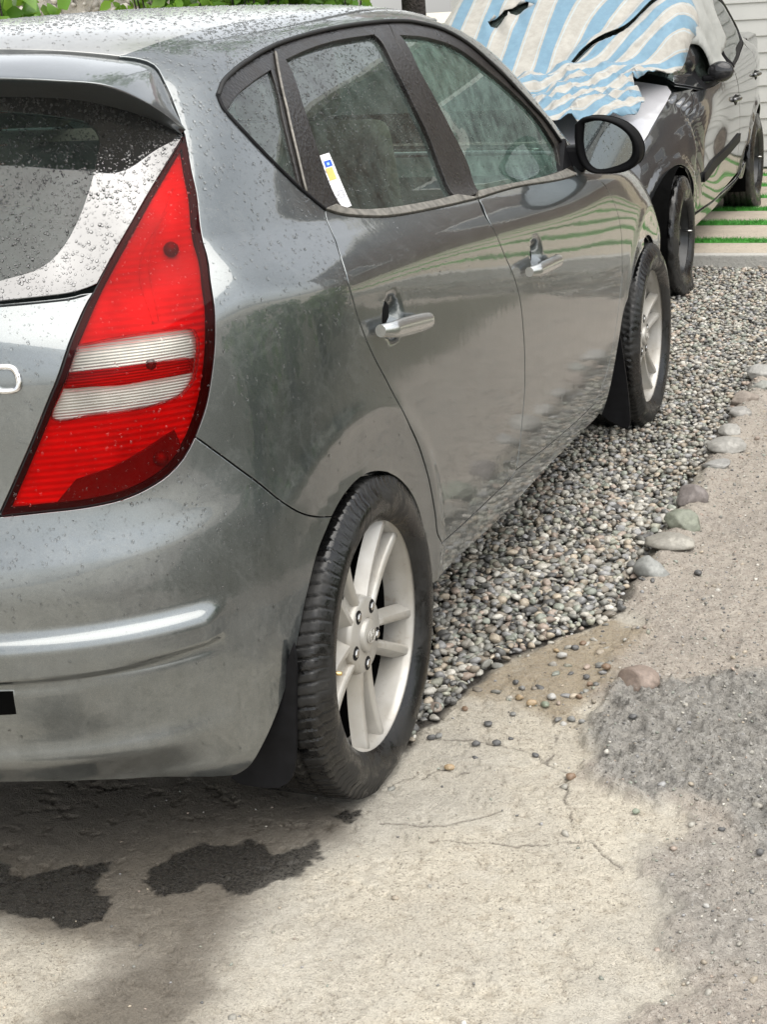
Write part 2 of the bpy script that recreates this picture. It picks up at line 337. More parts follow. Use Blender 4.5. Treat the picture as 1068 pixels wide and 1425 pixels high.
TR={"lamp_left":[[-0.4741,1.3682],[-0.5272,1.3174],[-0.5745,1.273],[-0.6152,1.2341],[-0.6519,1.2003],[-0.689,1.1634],[-0.7309,1.1215],[-0.7829,1.0576],[-0.8224,0.9956],[-0.8549,0.9339],[-0.8888,0.873],[-0.9228,0.8116]],"lamp_right":[[-0.4741,1.3682],[-0.4761,1.2823],[-0.4708,1.2089],[-0.4869,1.124],[-0.5249,1.0568],[-0.5401,1.0134],[-0.5472,0.9708],[-0.5579,0.9323],[-0.5745,0.8933],[-0.5992,0.8602]],"lamp_bot":[[-0.5992,0.8602],[-0.624,0.8396],[-0.6508,0.8268],[-0.6885,0.818],[-0.7303,0.8119],[-0.7875,0.8074],[-0.855,0.8061],[-0.923,0.8038]],"clear":[[-0.7599,1.0684],[-0.711,1.0678],[-0.6575,1.0518],[-0.604,1.0272],[-0.5815,1.013],[-0.5766,0.9954],[-0.5818,0.9663],[-0.5918,0.9408],[-0.6133,0.9304],[-0.6454,0.9339],[-0.6938,0.9448],[-0.7513,0.952],[-0.8272,0.9532],[-0.8082,0.9943],[-0.7792,1.044]],"stripe":[[-0.7912,1.021],[-0.7418,1.0211],[-0.6739,1.0079],[-0.5907,0.9723],[-0.5955,0.9548],[-0.6287,0.9675],[-0.6772,0.9843],[-0.7462,0.9978],[-0.802,0.9993]],"seamtop":[[-0.8335,1.6632],[-0.6951,1.6283],[-0.6176,1.6043],[-0.5409,1.5776],[-0.4853,1.5618],[-0.4567,1.5427],[-0.466,1.4973],[-0.4736,1.437],[-0.4741,1.3682]],"ditch":[[-0.5409,1.5776],[-0.3563,1.6089],[-0.105,1.6276],[0.2666,1.6412],[0.7169,1.653]],"bumpseam":[[-0.5992,0.8602],[-0.5642,0.8262],[-0.5231,0.7924],[-0.461,0.7507],[-0.4104,0.7191],[-0.3682,0.6979],[-0.3214,0.6804],[-0.2693,0.6659]],"bumpedge":[[-0.2693,0.6659],[-0.3288,0.6215],[-0.3675,0.5544],[-0.3961,0.4811],[-0.4305,0.4075],[-0.4649,0.3476],[-0.5032,0.2931],[-0.5353,0.2605],[-0.5608,0.247]],"bumpbot":[[-0.5608,0.247],[-0.6717,0.2835],[-0.7946,0.3082],[-0.9155,0.3221],[-0.9778,0.3247]],"arch":[[-0.2693,0.6659],[-0.2324,0.6812],[-0.192,0.6912],[-0.1504,0.6954],[-0.1011,0.692],[-0.0506,0.6809],[0.0142,0.6573],[0.0711,0.6261],[0.1173,0.5884],[0.1563,0.5427],[0.185,0.4917],[0.2088,0.4305],[0.2288,0.3541]],"rdoor_rear":[[-0.0534,1.1552],[-0.1025,1.098],[-0.1458,1.0533],[-0.1613,1.0132],[-0.1489,0.973],[-0.1178,0.92],[-0.075,0.8729],[-0.0096,0.8182],[0.0388,0.7734],[0.0835,0.7291],[0.1318,0.6816],[0.1732,0.6273],[0.2074,0.5667],[0.2347,0.5018],[0.2532,0.4472],[0.2878,0.4153]],"rdoor_bot":[[0.2878,0.4153],[0.4128,0.4072],[0.6307,0.3986],[0.8239,0.3922],[0.8654,0.3992]],"bgap":[[0.8654,0.3992],[0.8851,0.5108],[0.9008,0.5985],[0.9015,0.6719],[0.9118,0.7473],[0.9187,0.8231],[0.9023,0.8914],[0.8663,0.963],[0.8704,1.0228],[1.058,1.0895]],"fdoor_bot":[[0.8654,0.3992],[1.1573,0.3716],[1.4838,0.3489],[1.7386,0.3388]],"fdoor_front":[[1.7386,0.3388],[1.8487,0.3998],[1.9002,0.4937],[1.9442,0.5961],[1.9925,0.7106],[2.0596,0.8211],[2.1233,0.9213],[2.1775,0.9896],[2.266,1.0352]],"dlo_low":[[-0.0518,1.1565],[-0.0993,1.1873],[-0.1537,1.2267],[-0.2053,1.2728],[-0.2606,1.3321],[-0.3007,1.3846],[-0.3191,1.4203],[-0.3123,1.4512]],"dlo_up":[[-0.3123,1.4512],[-0.2562,1.4773],[-0.1613,1.4969],[-0.0209,1.5142],[0.3408,1.5376],[0.7624,1.5519],[1.3086,1.5617],[1.8503,1.5623],[2.1606,1.5579],[2.3937,1.5434],[2.5482,1.5047],[2.5666,1.4623],[2.5661,1.4098],[2.6074,1.3544],[2.677,1.2942],[2.7255,1.2441],[2.6832,1.1814],[2.5011,1.1209],[2.3317,1.0884]],"belt_low":[[-0.0518,1.1565],[-0.0024,1.1423],[0.1118,1.1249],[0.2816,1.1075],[0.6093,1.0966],[1.0766,1.0985],[1.6775,1.1077],[2.3317,1.0884]],"belt_up":[[0.0067,1.1596],[0.0597,1.1481],[0.1424,1.1364],[0.3298,1.1227],[0.6741,1.1139],[0.9393,1.1172],[1.1532,1.1155],[1.6386,1.118],[2.3416,1.116]],"qglass":[[-0.3023,1.4185],[-0.2233,1.448],[-0.0655,1.4735],[0.1335,1.4897],[0.0781,1.4605],[-0.0225,1.3894],[-0.0777,1.3032],[-0.1074,1.2145],[-0.1545,1.2496],[-0.2167,1.3035],[-0.2714,1.3614]],"rglass":[[0.3217,1.5034],[0.6594,1.5198],[1.0783,1.5298],[1.5972,1.5296],[1.5472,1.5101],[1.2958,1.4269],[1.1632,1.3378],[1.0765,1.2414],[0.947,1.1191],[0.6806,1.1156],[0.3347,1.1243],[0.1458,1.1378],[0.0623,1.1494],[0.0472,1.1715],[0.0571,1.2519],[0.1399,1.3826]],"fglass":[[1.8661,1.5169],[2.1799,1.4929],[2.3545,1.4534],[2.4289,1.3908],[2.5542,1.3237],[2.6303,1.2571],[2.5887,1.1962],[2.3354,1.1206],[1.6496,1.1201],[1.1884,1.118],[1.3295,1.2007],[1.3861,1.2881],[1.5156,1.4032]],"dgapq":[[0.335,1.5333],[0.1555,1.4778],[0.0454,1.4237],[-0.0205,1.365],[-0.0574,1.3068],[-0.0816,1.2496],[-0.0967,1.1978]],"bgap_up":[[2.0314,1.5556],[1.6358,1.4791],[1.3594,1.3436],[1.2538,1.2034],[1.1448,1.1136]],"hr":[[-0.0653,0.9122],[0.1922,0.8952]],"hf":[[0.9891,0.8938],[1.2551,0.8991]],"archF":[[1.9465,0.2665],[1.9483,0.3607],[1.9666,0.4743],[2.0197,0.569],[2.1589,0.621],[2.2559,0.6717],[2.3789,0.7006],[2.4974,0.6958]],"rock_bot":[[0.2308,0.3419],[0.4326,0.3371],[0.7908,0.311],[1.206,0.3063],[1.8387,0.2804]],"glassbot":[[-0.8571,1.151],[-0.7848,1.1507],[-0.7198,1.1509]],"sticker":[[0.0597,1.2691],[0.1814,1.2718],[0.1608,1.1527],[0.0367,1.1499]],"clearglass":[[-0.8865,1.4782],[-0.7629,1.4556],[-0.6949,1.4331],[-0.6769,1.4002],[-0.6862,1.3603],[-0.7164,1.2851],[-0.7478,1.2359],[-0.7837,1.2073],[-0.857,1.1915]],"moldtop":[[-0.9262,0.6023],[-0.8124,0.6091],[-0.6981,0.6103],[-0.5533,0.5948]],"moldbot":[[-0.935,0.5347],[-0.8207,0.5293],[-0.7049,0.529],[-0.5778,0.5366],[-0.5544,0.5532]],"badge":[[-0.907,1.0222],[-0.8892,1.0211],[-0.8716,1.0199],[-0.8834,1.0411],[-0.8928,1.002]],"slot":[[-0.938,0.5174],[-0.9182,0.5162],[-0.9195,0.4751],[-0.9459,0.4737]],"lowcrease":[[-0.9624,0.4008],[-0.7844,0.3867],[-0.6618,0.3749],[-0.5201,0.3625]]}
TR2={"hoodline":[[0.1739,0.9153],[0.1663,0.8792],[0.1629,0.8274],[0.1588,0.7751],[0.1542,0.7271]],"fgap":[[0.227,0.9009],[0.2486,0.8653],[0.2741,0.8185],[0.3098,0.7438],[0.3349,0.6657],[0.3437,0.6106],[0.3472,0.5229],[0.3425,0.4499],[0.3449,0.3263]],"arch":[[0.2202,0.4166],[0.2274,0.5178],[0.2376,0.5623],[0.2562,0.5948],[0.2743,0.5988],[0.2911,0.5774],[0.3229,0.5073],[0.3384,0.4247],[0.3515,0.301]],"dbot":[[0.3449,0.3263],[0.413,0.2966],[0.495,0.268],[0.591,0.2478],[0.6534,0.2518]],"sillb":[[0.3551,0.2189],[0.3922,0.2257],[0.4479,0.2257],[0.5507,0.2257],[0.6763,0.2257]],"dgap":[[0.5076,0.8574],[0.5572,0.7358],[0.573,0.6332],[0.5784,0.5438],[0.5878,0.4253],[0.6534,0.2518]],"rarch":[[0.6763,0.2257],[0.7083,0.247],[0.7076,0.3386],[0.7249,0.4253],[0.7549,0.4776],[0.7563,0.532]],"mould":[[0.3585,0.4932],[0.5806,0.5304]],"beltf":[[0.2915,0.8974],[0.3412,0.8656],[0.3745,0.876],[0.4399,0.9103],[0.5572,0.9698],[0.6676,1.0039]],"dlotop":[[0.671,1.2924],[0.742,1.2673],[0.7449,1.206],[0.7491,1.1107],[0.7074,1.0329],[0.6676,1.0039]],"bpillar":[[0.4486,1.055],[0.423,0.9763],[0.44,0.9201]],"handf":[[0.5122,0.7663],[0.5511,0.703]],"handr":[[0.6721,0.8205],[0.7142,0.7573]],"mirror":[[0.2832,0.9497]],"flap":[[0.0003,0.9487],[0.0007,1.0147],[0.0006,1.124],[0.0071,1.1831],[0.0274,1.2962],[0.1145,1.3564],[0.1622,1.2416],[0.1917,1.1493],[0.2646,1.112],[0.2667,1.0656],[0.2121,1.0181],[0.1897,0.9949],[0.1514,0.9485],[0.1169,0.9296],[0.1079,0.8982],[0.1476,0.8274],[0.1575,0.7801],[0.1245,0.8123],[0.0815,0.8548]],"s1":[[0.0001,1.7966],[0.0001,1.1767],[0.0001,0.973]],"s2":[[0.0001,1.7966],[0.0001,1.1584]],"s3":[[0.0044,1.3781],[0.0003,1.1748]],"f1":[[0.1413,1.2726],[0.0276,1.1761],[0.0108,1.0623]],"f2":[[0.2065,1.147],[0.0312,1.087]],"f3":[[0.2183,1.1805],[0.1279,1.1934]],"hole":[[0.0001,1.2009],[0.0001,1.3301]]}
PEB=[[1.037,0.324,0.014],[0.999,0.266,0.0185],[1.001,0.174,0.0165],[1.04,0.187,0.018],[1.062,0.219,0.0106],[1.132,0.158,0.0133],[0.979,0.063,0.019],[1.014,0.125,0.0119],[1.3,0.311,0.0168],[1.165,0.326,0.017],[1.15,0.312,0.0154],[1.188,0.318,0.0154],[1.098,0.415,0.0206],[1.064,0.374,0.0205],[1.095,0.378,0.0204],[1.031,0.399,0.0191],[1.065,0.631,0.0235],[1.083,0.686,0.017],[1.094,0.718,0.0154],[1.147,0.537,0.0163],[1.162,0.498,0.0145],[1.156,0.432,0.0143],[1.002,0.472,0.0146],[1.022,0.446,0.0145],[1.183,0.577,0.0197],[1.374,-0.02,0.0153],[1.54,-0.055,0.0123],[1.281,1.205,0.0208],[1.556,-0.314,0.0113],[1.225,0.081,0.0187],[0.915,0.19,0.0152],[0.901,0.177,0.0182],[0.929,0.324,0.0141],[1.044,0.664,0.0135]]
STN={"a": [1.166, 1.173, 0.042, 0.03], "b": [1.174, 1.365, 0.059, 0.022], "c": [1.177, 1.563, 0.049, 0.035], "d": [1.161, 1.769, 0.047, 0.034], "e": [1.27, 0.511, 0.045, 0.029], "f": [1.183, 2.298, 0.062, 0.024], "g": [1.168, 2.485, 0.039, 0.022], "h": [1.157, 2.883, 0.053, 0.026], "i": [1.166, 2.69, 0.036, 0.023], "j": [1.184, 2.093, 0.041, 0.021], "k": [1.166, 3.224, 0.05, 0.033], "l": [1.192, 3.071, 0.038, 0.022]}
# ------------------------------------------------------------------ materials
def car_paint(name, base, dust=(.25, .25, .235), dirt=.7, metal=.92, rough=.30, flat=0.0):
    b = NB(name); z = b.sep(b.coord())[2]
    fl = b.noise(1400, 1); c = b.mix(b.rng(fl, .3, .7), tuple(x*.72 for x in base), tuple(x*1.28 for x in base))
    big = b.noise(3.2, 6, .65); streak = b.noise(34, 4, .7, stretch=(1, 1, .22)); speck = b.noise(230, 3, .75); blot = b.noise(10, 6, .72, dist=1.0)
    low = b.rng(z, .95, .25, .0, 1.)
    d = b.rng(b.math('ADD', b.math('MULTIPLY', big, .45), b.math('ADD', b.math('MULTIPLY', streak, .30), b.math('MULTIPLY', speck, .25))), .42, .66)
    d = b.math('MULTIPLY', d, b.math('ADD', b.math('MULTIPLY', low, .35), .14))
    ring = b.math('SUBTRACT', .5, b.math('ABSOLUTE', b.math('MULTIPLY', b.math('SUBTRACT', blot, .56), 14.)))      # dried tide marks
    d = b.math('ADD', d, b.math('MULTIPLY', b.math('MAXIMUM', ring, 0.), .28)); d = b.math('ADD', d, b.math('MULTIPLY', b.rng(speck, .60, .72), .16))
    d = b.math('MINIMUM', b.math('ADD', b.math('MULTIPLY', d, dirt), flat), 1.)
    c = b.mix(d, c, dust)
    ro = b.math('ADD', b.math('MULTIPLY', d, .35), rough); me = b.math('SUBTRACT', metal, b.math('MULTIPLY', d, metal))
    cr_ = b.math('ADD', b.math('MULTIPLY', d, .25), .012)
    nb = b.bump(b.noise(26.0, 3, .6, stretch=(1, 1, .5)), .0007, .35)
    return b.pbr(c, ro, me, Coat_Weight=1.0, Coat_Roughness=cr_, Coat_IOR=1.85, Coat_Normal=nb)
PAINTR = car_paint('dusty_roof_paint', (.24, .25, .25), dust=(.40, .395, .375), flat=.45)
PAINT = car_paint('grey_metallic_paint', (.145, .163, .168))
PAINT2 = car_paint('dark_grey_paint', (.045, .048, .052), dust=(.16, .155, .14), dirt=.35, metal=.6, rough=.22)
BLACK = simple('black_plastic', (.007, .007, .008), .5, var=.3, IOR=1.22)
RUBBER = simple('black_rubber', (.006, .006, .007), .6, var=.4, IOR=1.3)
GASKET = simple('gasket', (.004, .004, .004), .6)
DARK = simple('dark_void', (.003, .003, .003), .95, IOR=1.08)
CHROME = simple('chrome', (.75, .75, .76), .08, 1.0, var=.05)
def frame_mat():
    b = NB('dirty_window_frame'); n = b.noise(14, 5, .7); f = b.noise(160, 2, .6)
    c = b.mix(b.rng(n, .3, .75), (.004, .0035, .0035), (.017, .014, .012))
    c = b.mix(b.rng(f, .62, .72, 0, .35), c, (.06, .052, .046))
    return b.pbr(c, b.rng(n, .3, .7, .22, .45), 0, Normal=b.bump(b.vor(140).outputs[0], .0015, .6))
FRAME = frame_mat()
TRIM = simple('weathered_trim', (.17, .16, .14), .45, .3, var=.45, vs=60)
def glass_mat(name, tint, ior=1.7, rough=.0, bump=True, dust=.06, haze=(.42, .46, .44)):
    b = NB(name); g = b.n('BsdfGlossy'); g.inputs['Roughness'].default_value = .015; g.inputs['Color'].default_value = (1, 1, 1, 1)
    t = b.n('BsdfTransparent'); t.inputs['Color'].default_value = (*tint, 1)
    d = b.n('BsdfDiffuse'); d.inputs['Color'].default_value = (*haze, 1)
    fr = b.n('Fresnel'); fr.inputs['IOR'].default_value = ior
    if bump:
        nb = b.bump(b.noise(6, 2), .0015, .2); b.put(g.inputs['Normal'], nb); b.put(fr.inputs['Normal'], nb)
    m1 = b.n('MixShader'); b.put(m1.inputs[0], b.math('MULTIPLY', b.rng(b.noise(18, 5, .7), .35, .75, .2, 1), dust)); b.put(m1.inputs[1], t.outputs[0]); b.put(m1.inputs[2], d.outputs[0])
    m2 = b.n('MixShader'); b.put(m2.inputs[0], fr.outputs[0]); b.put(m2.inputs[1], m1.outputs[0]); b.put(m2.inputs[2], g.outputs[0])
    b.t.links.new(m2.outputs[0], b.out.inputs[0]); return b.m
GLASS = glass_mat('tinted_window_glass', (.62, .74, .68), dust=.22, haze=(.27, .34, .31))
GLASSF = glass_mat('front_window_glass', (.66, .82, .75), dust=.34, haze=(.34, .50, .43))
REARGLASS = glass_mat('rear_window_glass', (.50, .62, .57), 1.5, dust=.12, haze=(.25, .32, .29))
FRIT = simple('black_glass_border', (.006, .006, .007), .03, var=.2, IOR=2.35)
def lens_mat(name, tint, ior=1.5, ribs=False):
    b = NB(name); g = b.n('BsdfGlossy'); g.inputs['Roughness'].default_value = .03
    t = b.n('BsdfTransparent'); t.inputs['Color'].default_value = (*tint, 1)
    fr = b.n('Fresnel'); fr.inputs['IOR'].default_value = ior
    m = b.n('MixShader'); b.put(m.inputs[0], b.math('MULTIPLY', fr.outputs[0], .6)); b.put(m.inputs[1], t.outputs[0]); b.put(m.inputs[2], g.outputs[0])
    b.t.links.new(m.outputs[0], b.out.inputs[0]); return b.m
REDLENS = lens_mat('red_lens', (.74, .004, .008), 1.27); CLEARLENS = lens_mat('clear_lens', (.93, .94, .92), 1.3)
def reflector_mat(name, col, rough, metal, fz=30, bd=.003, lo=.42):
    b = NB(name); z = b.sep(b.coord())
    wv = b.n('TexWave', _wave_type='BANDS', _bands_direction='Z'); b.put(wv.inputs['Vector'], b.coord()); wv.inputs['Scale'].default_value = fz; wv.inputs['Distortion'].default_value = 0
    wx = b.n('TexWave', _wave_type='BANDS', _bands_direction='Y'); b.put(wx.inputs['Vector'], b.coord()); wx.inputs['Scale'].default_value = 22
    h = b.math('ADD', wv.outputs[1], b.math('MULTIPLY', wx.outputs[1], .25))
    n = b.noise(6, 3); c = b.mix(b.rng(n, .40, .62), tuple(x*lo for x in col), col)
    return b.pbr(c, rough, metal, Normal=b.bump(h, bd, .5))
REFLECT = reflector_mat('lamp_reflector', (.93, .93, .92), .42, .15, 30, .0022, .58)
REFLECTC = reflector_mat('clear_lamp_reflector', (.50, .48, .45), .30, .5, 70, .0011)
LAMPIN = simple('lamp_inner_dark', (.16, .15, .15), .35, .3, vs=14)
def rim_mat():
    b = NB('dusty_alloy'); n = b.noise(7, 5, .6); r_ = b.noise(26, 4, .7)
    c = b.mix(b.rng(n, .35, .7), (.45, .44, .415), (.35, .325, .28)); c = b.mix(b.rng(r_, .60, .74, 0, .6), c, (.22, .18, .13))
    return b.pbr(c, b.rng(r_, .3, .7, .30, .55), .35, Coat_Weight=.4, Coat_Roughness=.15)
RIM = rim_mat()
def tyre_mat():
    b = NB('wet_tyre'); n = b.noise(9, 5, .65, dist=.6); f = b.noise(90, 3, .7)
    c = b.mix(b.rng(n, .42, .66), (.004, .004, .0042), (.015, .0145, .0135)); c = b.mix(b.rng(f, .60, .75, 0, .5), c, (.04, .037, .032))
    return b.pbr(c, b.rng(n, .45, .56, .18, .6), 0, Normal=b.bump(f, .0015, .5))
TYRE = tyre_mat()
SEAT = simple('beige_seat_cloth', (.30, .27, .22), .85, var=.2, vs=90); SEATD = simple('dark_seat_cloth', (.05, .055, .055), .85, var=.3, vs=90)
DASH = simple('dash_plastic', (.10, .11, .11), .6, vs=60); LINER = simple('headliner', (.42, .40, .36), .9, vs=80)
def drop_mat():
    b = NB('rain_water'); g = b.n('BsdfGlass'); g.inputs['IOR'].default_value = 1.33; g.inputs['Roughness'].default_value = 0
    t = b.n('BsdfTransparent'); gl = b.n('BsdfGlossy'); gl.inputs['Roughness'].default_value = .02
    fr = b.n('Fresnel'); fr.inputs['IOR'].default_value = 1.5
    m = b.n('MixShader'); b.put(m.inputs[0], fr.outputs[0]); b.put(m.inputs[1], t.outputs[0]); b.put(m.inputs[2], gl.outputs[0])
    m2 = b.n('MixShader'); m2.inputs[0].default_value = .65; b.put(m2.inputs[1], m.outputs[0]); b.put(m2.inputs[2], g.outputs[0])
    b.t.links.new(m2.outputs[0], b.out.inputs[0]); return b.m
WATER = drop_mat()
MIRBLACK = simple('mirror_black', (.0035, .0035, .004), .65, var=.2, IOR=1.18)
# ------------------------------------------------------------------ ground
def vnoise(x, y, freq, seed):
    r = np.random.default_rng(seed).random((257, 257)); X = x*freq; Y = y*freq
    i = np.floor(X).astype(int); j = np.floor(Y).astype(int); fx = X-i; fy = Y-j; fx = fx*fx*(3-2*fx); fy = fy*fy*(3-2*fy)
    i0, i1, j0, j1 = i % 256, (i+1) % 256, j % 256, (j+1) % 256
    return (r[i0, j0]*(1-fx)+r[i1, j0]*fx)*(1-fy)+(r[i0, j1]*(1-fx)+r[i1, j1]*fx)*fy
def fbm(x, y, f, seed, o=4, g=.5):
    s = 0; a = 1; t = 0
    for k in range(o): s = s+a*vnoise(x+13.7*k, y-7.3*k, f*2**k, seed+k); t += a; a *= g
    return s/t
def smooth(a, b, x): t = np.clip((x-a)/(b-a), 0, 1); return t*t*(3-2*t)
DIRT = [(1.14, 5.6), (1.14, 3), (1.14, 1.2), (1.13, .95), (1.21, .8), (1.2, .6), (1.17, .49), (1.2, .34), (1.245, .195), (1.258, .105), (1.30, .056), (1.356, .035), (1.406, .025), (1.46, .062), (1.48, -.04), (1.43, -.155), (1.485, -.24), (1.50, -.37), (1.53, -.5), (1.5, -.63), (1.6, -1.3), (2, -4), (14, -4), (14, 5.6)]
MUD = [(1.221, .41), (1.251, .528), (1.36, .535), (1.527, .65), (1.70, .62), (1.75, -.1), (1.623, -.079), (1.52, .027), (1.46, .062), (1.406, .025), (1.356, .035), (1.302, .056), (1.258, .105), (1.245, .195), (1.207, .318)]
DIRT2 = [(1.75, 0), (1.478, -.039), (1.428, -.155), (1.483, -.238), (1.501, -.368), (1.485, -.436), (1.54, -.504), (1.62, -.52), (1.8, -.45)]
SAND = [(.897, .381), (.929, .552), (1.007, .739), (1.123, .877), (1.213, .829), (1.207, .657), (1.178, .492), (1.174, .345), (1.141, .32), (1.068, .356), (.993, .393)]
GRAV = [(-1.6, .2), (-.2, .05), (.5, .1), (.853, .131), (.866, .229), (.886, .276), (.897, .381), (.917, .49), (.929, .552), (.974, .667), (1.007, .739), (1.054, .794), (1.101, .859), (1.129, .949), (1.13, 1.096), (1.136, 1.202), (1.122, 1.364), (1.121, 1.572), (1.12, 1.799), (1.13, 2.242), (1.134, 2.58), (1.138, 2.96), (1.15, 3.509), (1.2, 4.4), (1.9, 4.9), (3, 5.2), (3, 5.6), (-1.6, 5.6)]
WETS = [[(.581, -.443), (.583, -.391), (.598, -.343), (.638, -.338), (.688, -.319), (.745, -.33), (.8, -.29), (.823, -.353), (.802, -.408), (.755, -.457), (.683, -.457), (.642, -.488), (.592, -.489)],
        [(.10, -.43), (.246, -.435), (.273, -.447), (.305, -.478), (.339, -.525), (.376, -.515), (.419, -.473), (.484, -.443), (.496, -.502), (.552, -.536), (.563, -.579), (.501, -.608), (.416, -.601), (.369, -.621), (.1, -.62)],
        [(.804, -.172), (.819, -.142), (.862, -.137), (.875, -.153), (.852, -.187), (.815, -.188)]]
DAMP_SHADE = [(-.6, -.2), (.083, -.15), (.552, -.05), (.837, -.1), (.854, -.332), (.832, -.412), (.821, -.554), (.823, -.681), (.853, -.817), (.80, -1.2), (.55, -1.2), (.66, -.787), (.666, -.662), (.549, -.629), (.395, -.66), (.2, -.72), (-.6, -.75)]  # brown damp, with the shade under and behind the bumper painted in
CRACKS = [[(.891, -.024), (.923, .021), (.96, .055), (1.017, .059)], [(.898, .182), (.959, .19), (1.037, .193), (1.121, .164), (1.194, .113), (1.224, .111)], [(1.122, .333), (1.155, .238), (1.157, .141)], [(1.207, .092), (1.242, -.017), (1.275, -.091)], [(.918, -.17), (1.041, -.152), (1.131, -.074)], [(1.032, -.208), (1.191, -.187), (1.312, -.135), (1.384, -.217)]]
def sdf(poly, pts):
    d = pdist(poly, pts); return np.where(inside(np.asarray(poly), pts), d, -d)
def zone(poly, x, y, wob, soft, f=9, seed=3, far=None):
    """soft membership of a ground zone with a ragged edge"""
    P = np.stack([x, y], 1); A = np.asarray(poly); lo = A.min(0)-.4; hi = A.max(0)+.4
    k = ((P >= lo) & (P <= hi)).all(1); out = np.zeros(len(P))
    d = sdf(A, P[k])+wob*(fbm(x[k], y[k], f, seed, 5, .62)-.5)*2
    out[k] = smooth(-soft, soft, d); return out
def axis_pts(segs):
    out = [segs[0][0]]
    for a, b, h0, h1 in segs:
        x = a
        while x < b-1e-9:
            t = (x-a)/(b-a); x = min(b, x+h0+(h1-h0)*t); out.append(x)
    return np.array(out)
DARK_REFLECTED = [(2.05, -1.6), (2.0, .5), (2.05, 2.5), (2.0, 4.9), (7.5, 5.2), (7.5, -2)]  # unseen dark ground, added to darken what the doors reflect
gx = np.r_[-axis_pts([(1.2, 60, .15, 6)])[::-1], axis_pts([(-1.1, .2, .04, .005), (.2, 1.85, .0038, .0038), (1.85, 5, .01, .15), (5, 60, .2, 6)])]
gy = np.r_[-axis_pts([(1.5, 60, .12, 6)])[::-1], axis_pts([(-1.4, -1.05, .03, .004), (-1.05, .95, .0038, .0038), (.95, 5.6, .006, .03), (5.6, 12, .05, .3), (12, 80, .5, 8)])]
GX, GY = np.meshgrid(gx, gy, indexing='ij'); x = GX.ravel(); y = GY.ravel()
near = (x > -3) & (x < 6) & (y > -3) & (y < 6)
def height(x, y, full=False):
    dirt = zone(DIRT, x, y, .085, .03, 9, 3); mud = zone(MUD, x, y, .045, .03, 12, 5); sand = zone(SAND, x, y, .06, .05, 16, 6)
    d2 = zone(DIRT2, x, y, .12, .07, 8, 8); grav = zone(GRAV, x, y, .02, .02, 14, 9)
    h = .0022*(fbm(x, y, 60, 11, 3)-.5)+.005*(fbm(x, y, 5, 12, 3)-.5)
    r1 = 1-np.abs(2*fbm(x, y, 16, 21, 4)-1)
    h = h+dirt*(.010+.024*(fbm(x, y, 7, 14, 5, .6)-.5)+.016*(fbm(x, y, 30, 15, 4, .65)-.45)+.030*np.clip(fbm(x, y, 22, 24, 4, .6)-.62, 0, 1))
    r2 = 1-np.abs(2*fbm(x+.3*y, y*1.3, 30, 27, 4, .6)-1); lump = np.clip(r1-.74, 0, 1)*.06+np.clip(r2-.7, 0, 1)*.035
    h = h+mud*(lump+.010*(fbm(x, y, 22, 16, 3)-.4))
    bank = np.exp(-((x-1.175)/.045)**2)*smooth(1.0, 1.3, y)*(y < 5); h = h+bank*(.022+.02*(fbm(x, y, 14, 29, 4, .6)-.5))
    edge = mud*(1-mud)*4; h = h+edge*.013*fbm(x, y, 26, 17, 2)
    h = h+d2*.012*(fbm(x, y, 24, 18, 4)-.5)+sand*(.004+.008*(fbm(x, y, 30, 19, 3)-.5))-grav*.010
    # chips and pits broken out of the concrete
    pit = smooth(.62, .74, fbm(x, y, 40, 22, 4, .65))*(1-dirt*.6); h = h-.0055*pit+.004*(fbm(x, y, 24, 25, 4, .6)-.5)
    if full: return h, dirt, mud, sand, d2, grav, pit
    return h
H, zd, zm, zs, zd2, zg, zp = height(x, y, True); H = np.where(near, H, 0)
wet = np.zeros(len(x))
for q in WETS: wet = np.maximum(wet, zone([(.55+(a_-.55)*1.12, -.45+(b_+.45)*1.15) for a_, b_ in q] if len(q) > 7 else q, x, y, .05, .006, 17, 31))
damp_shade = zone(DAMP_SHADE, x, y, .10, .07, 5, 33)
bed = zone(DARK_REFLECTED, x, y, .10, .08, 3, 36)
crk = np.zeros(len(x)); kk = near & (y < 1) & (x > .5) & (x < 1.6)
for q in CRACKS:
    jit = np.stack([x[kk]+.012*(fbm(x[kk], y[kk], 30, 41, 3)-.5)*2, y[kk]+.012*(fbm(x[kk], y[kk], 30, 45, 3)-.5)*2], 1)
    crk[kk] = np.maximum(crk[kk], 1-smooth(.0006, .0034, pdist(np.array(q), jit, False)))
crk = crk*smooth(.30, .50, fbm(x, y, 26, 47, 3)); H = H-.004*crk
nx, ny = len(gx), len(gy); I = np.arange(nx*ny).reshape(nx, ny)
Fq = np.stack([I[:-1, :-1], I[1:, :-1], I[1:, 1:], I[:-1, 1:]], -1).reshape(-1, 4)
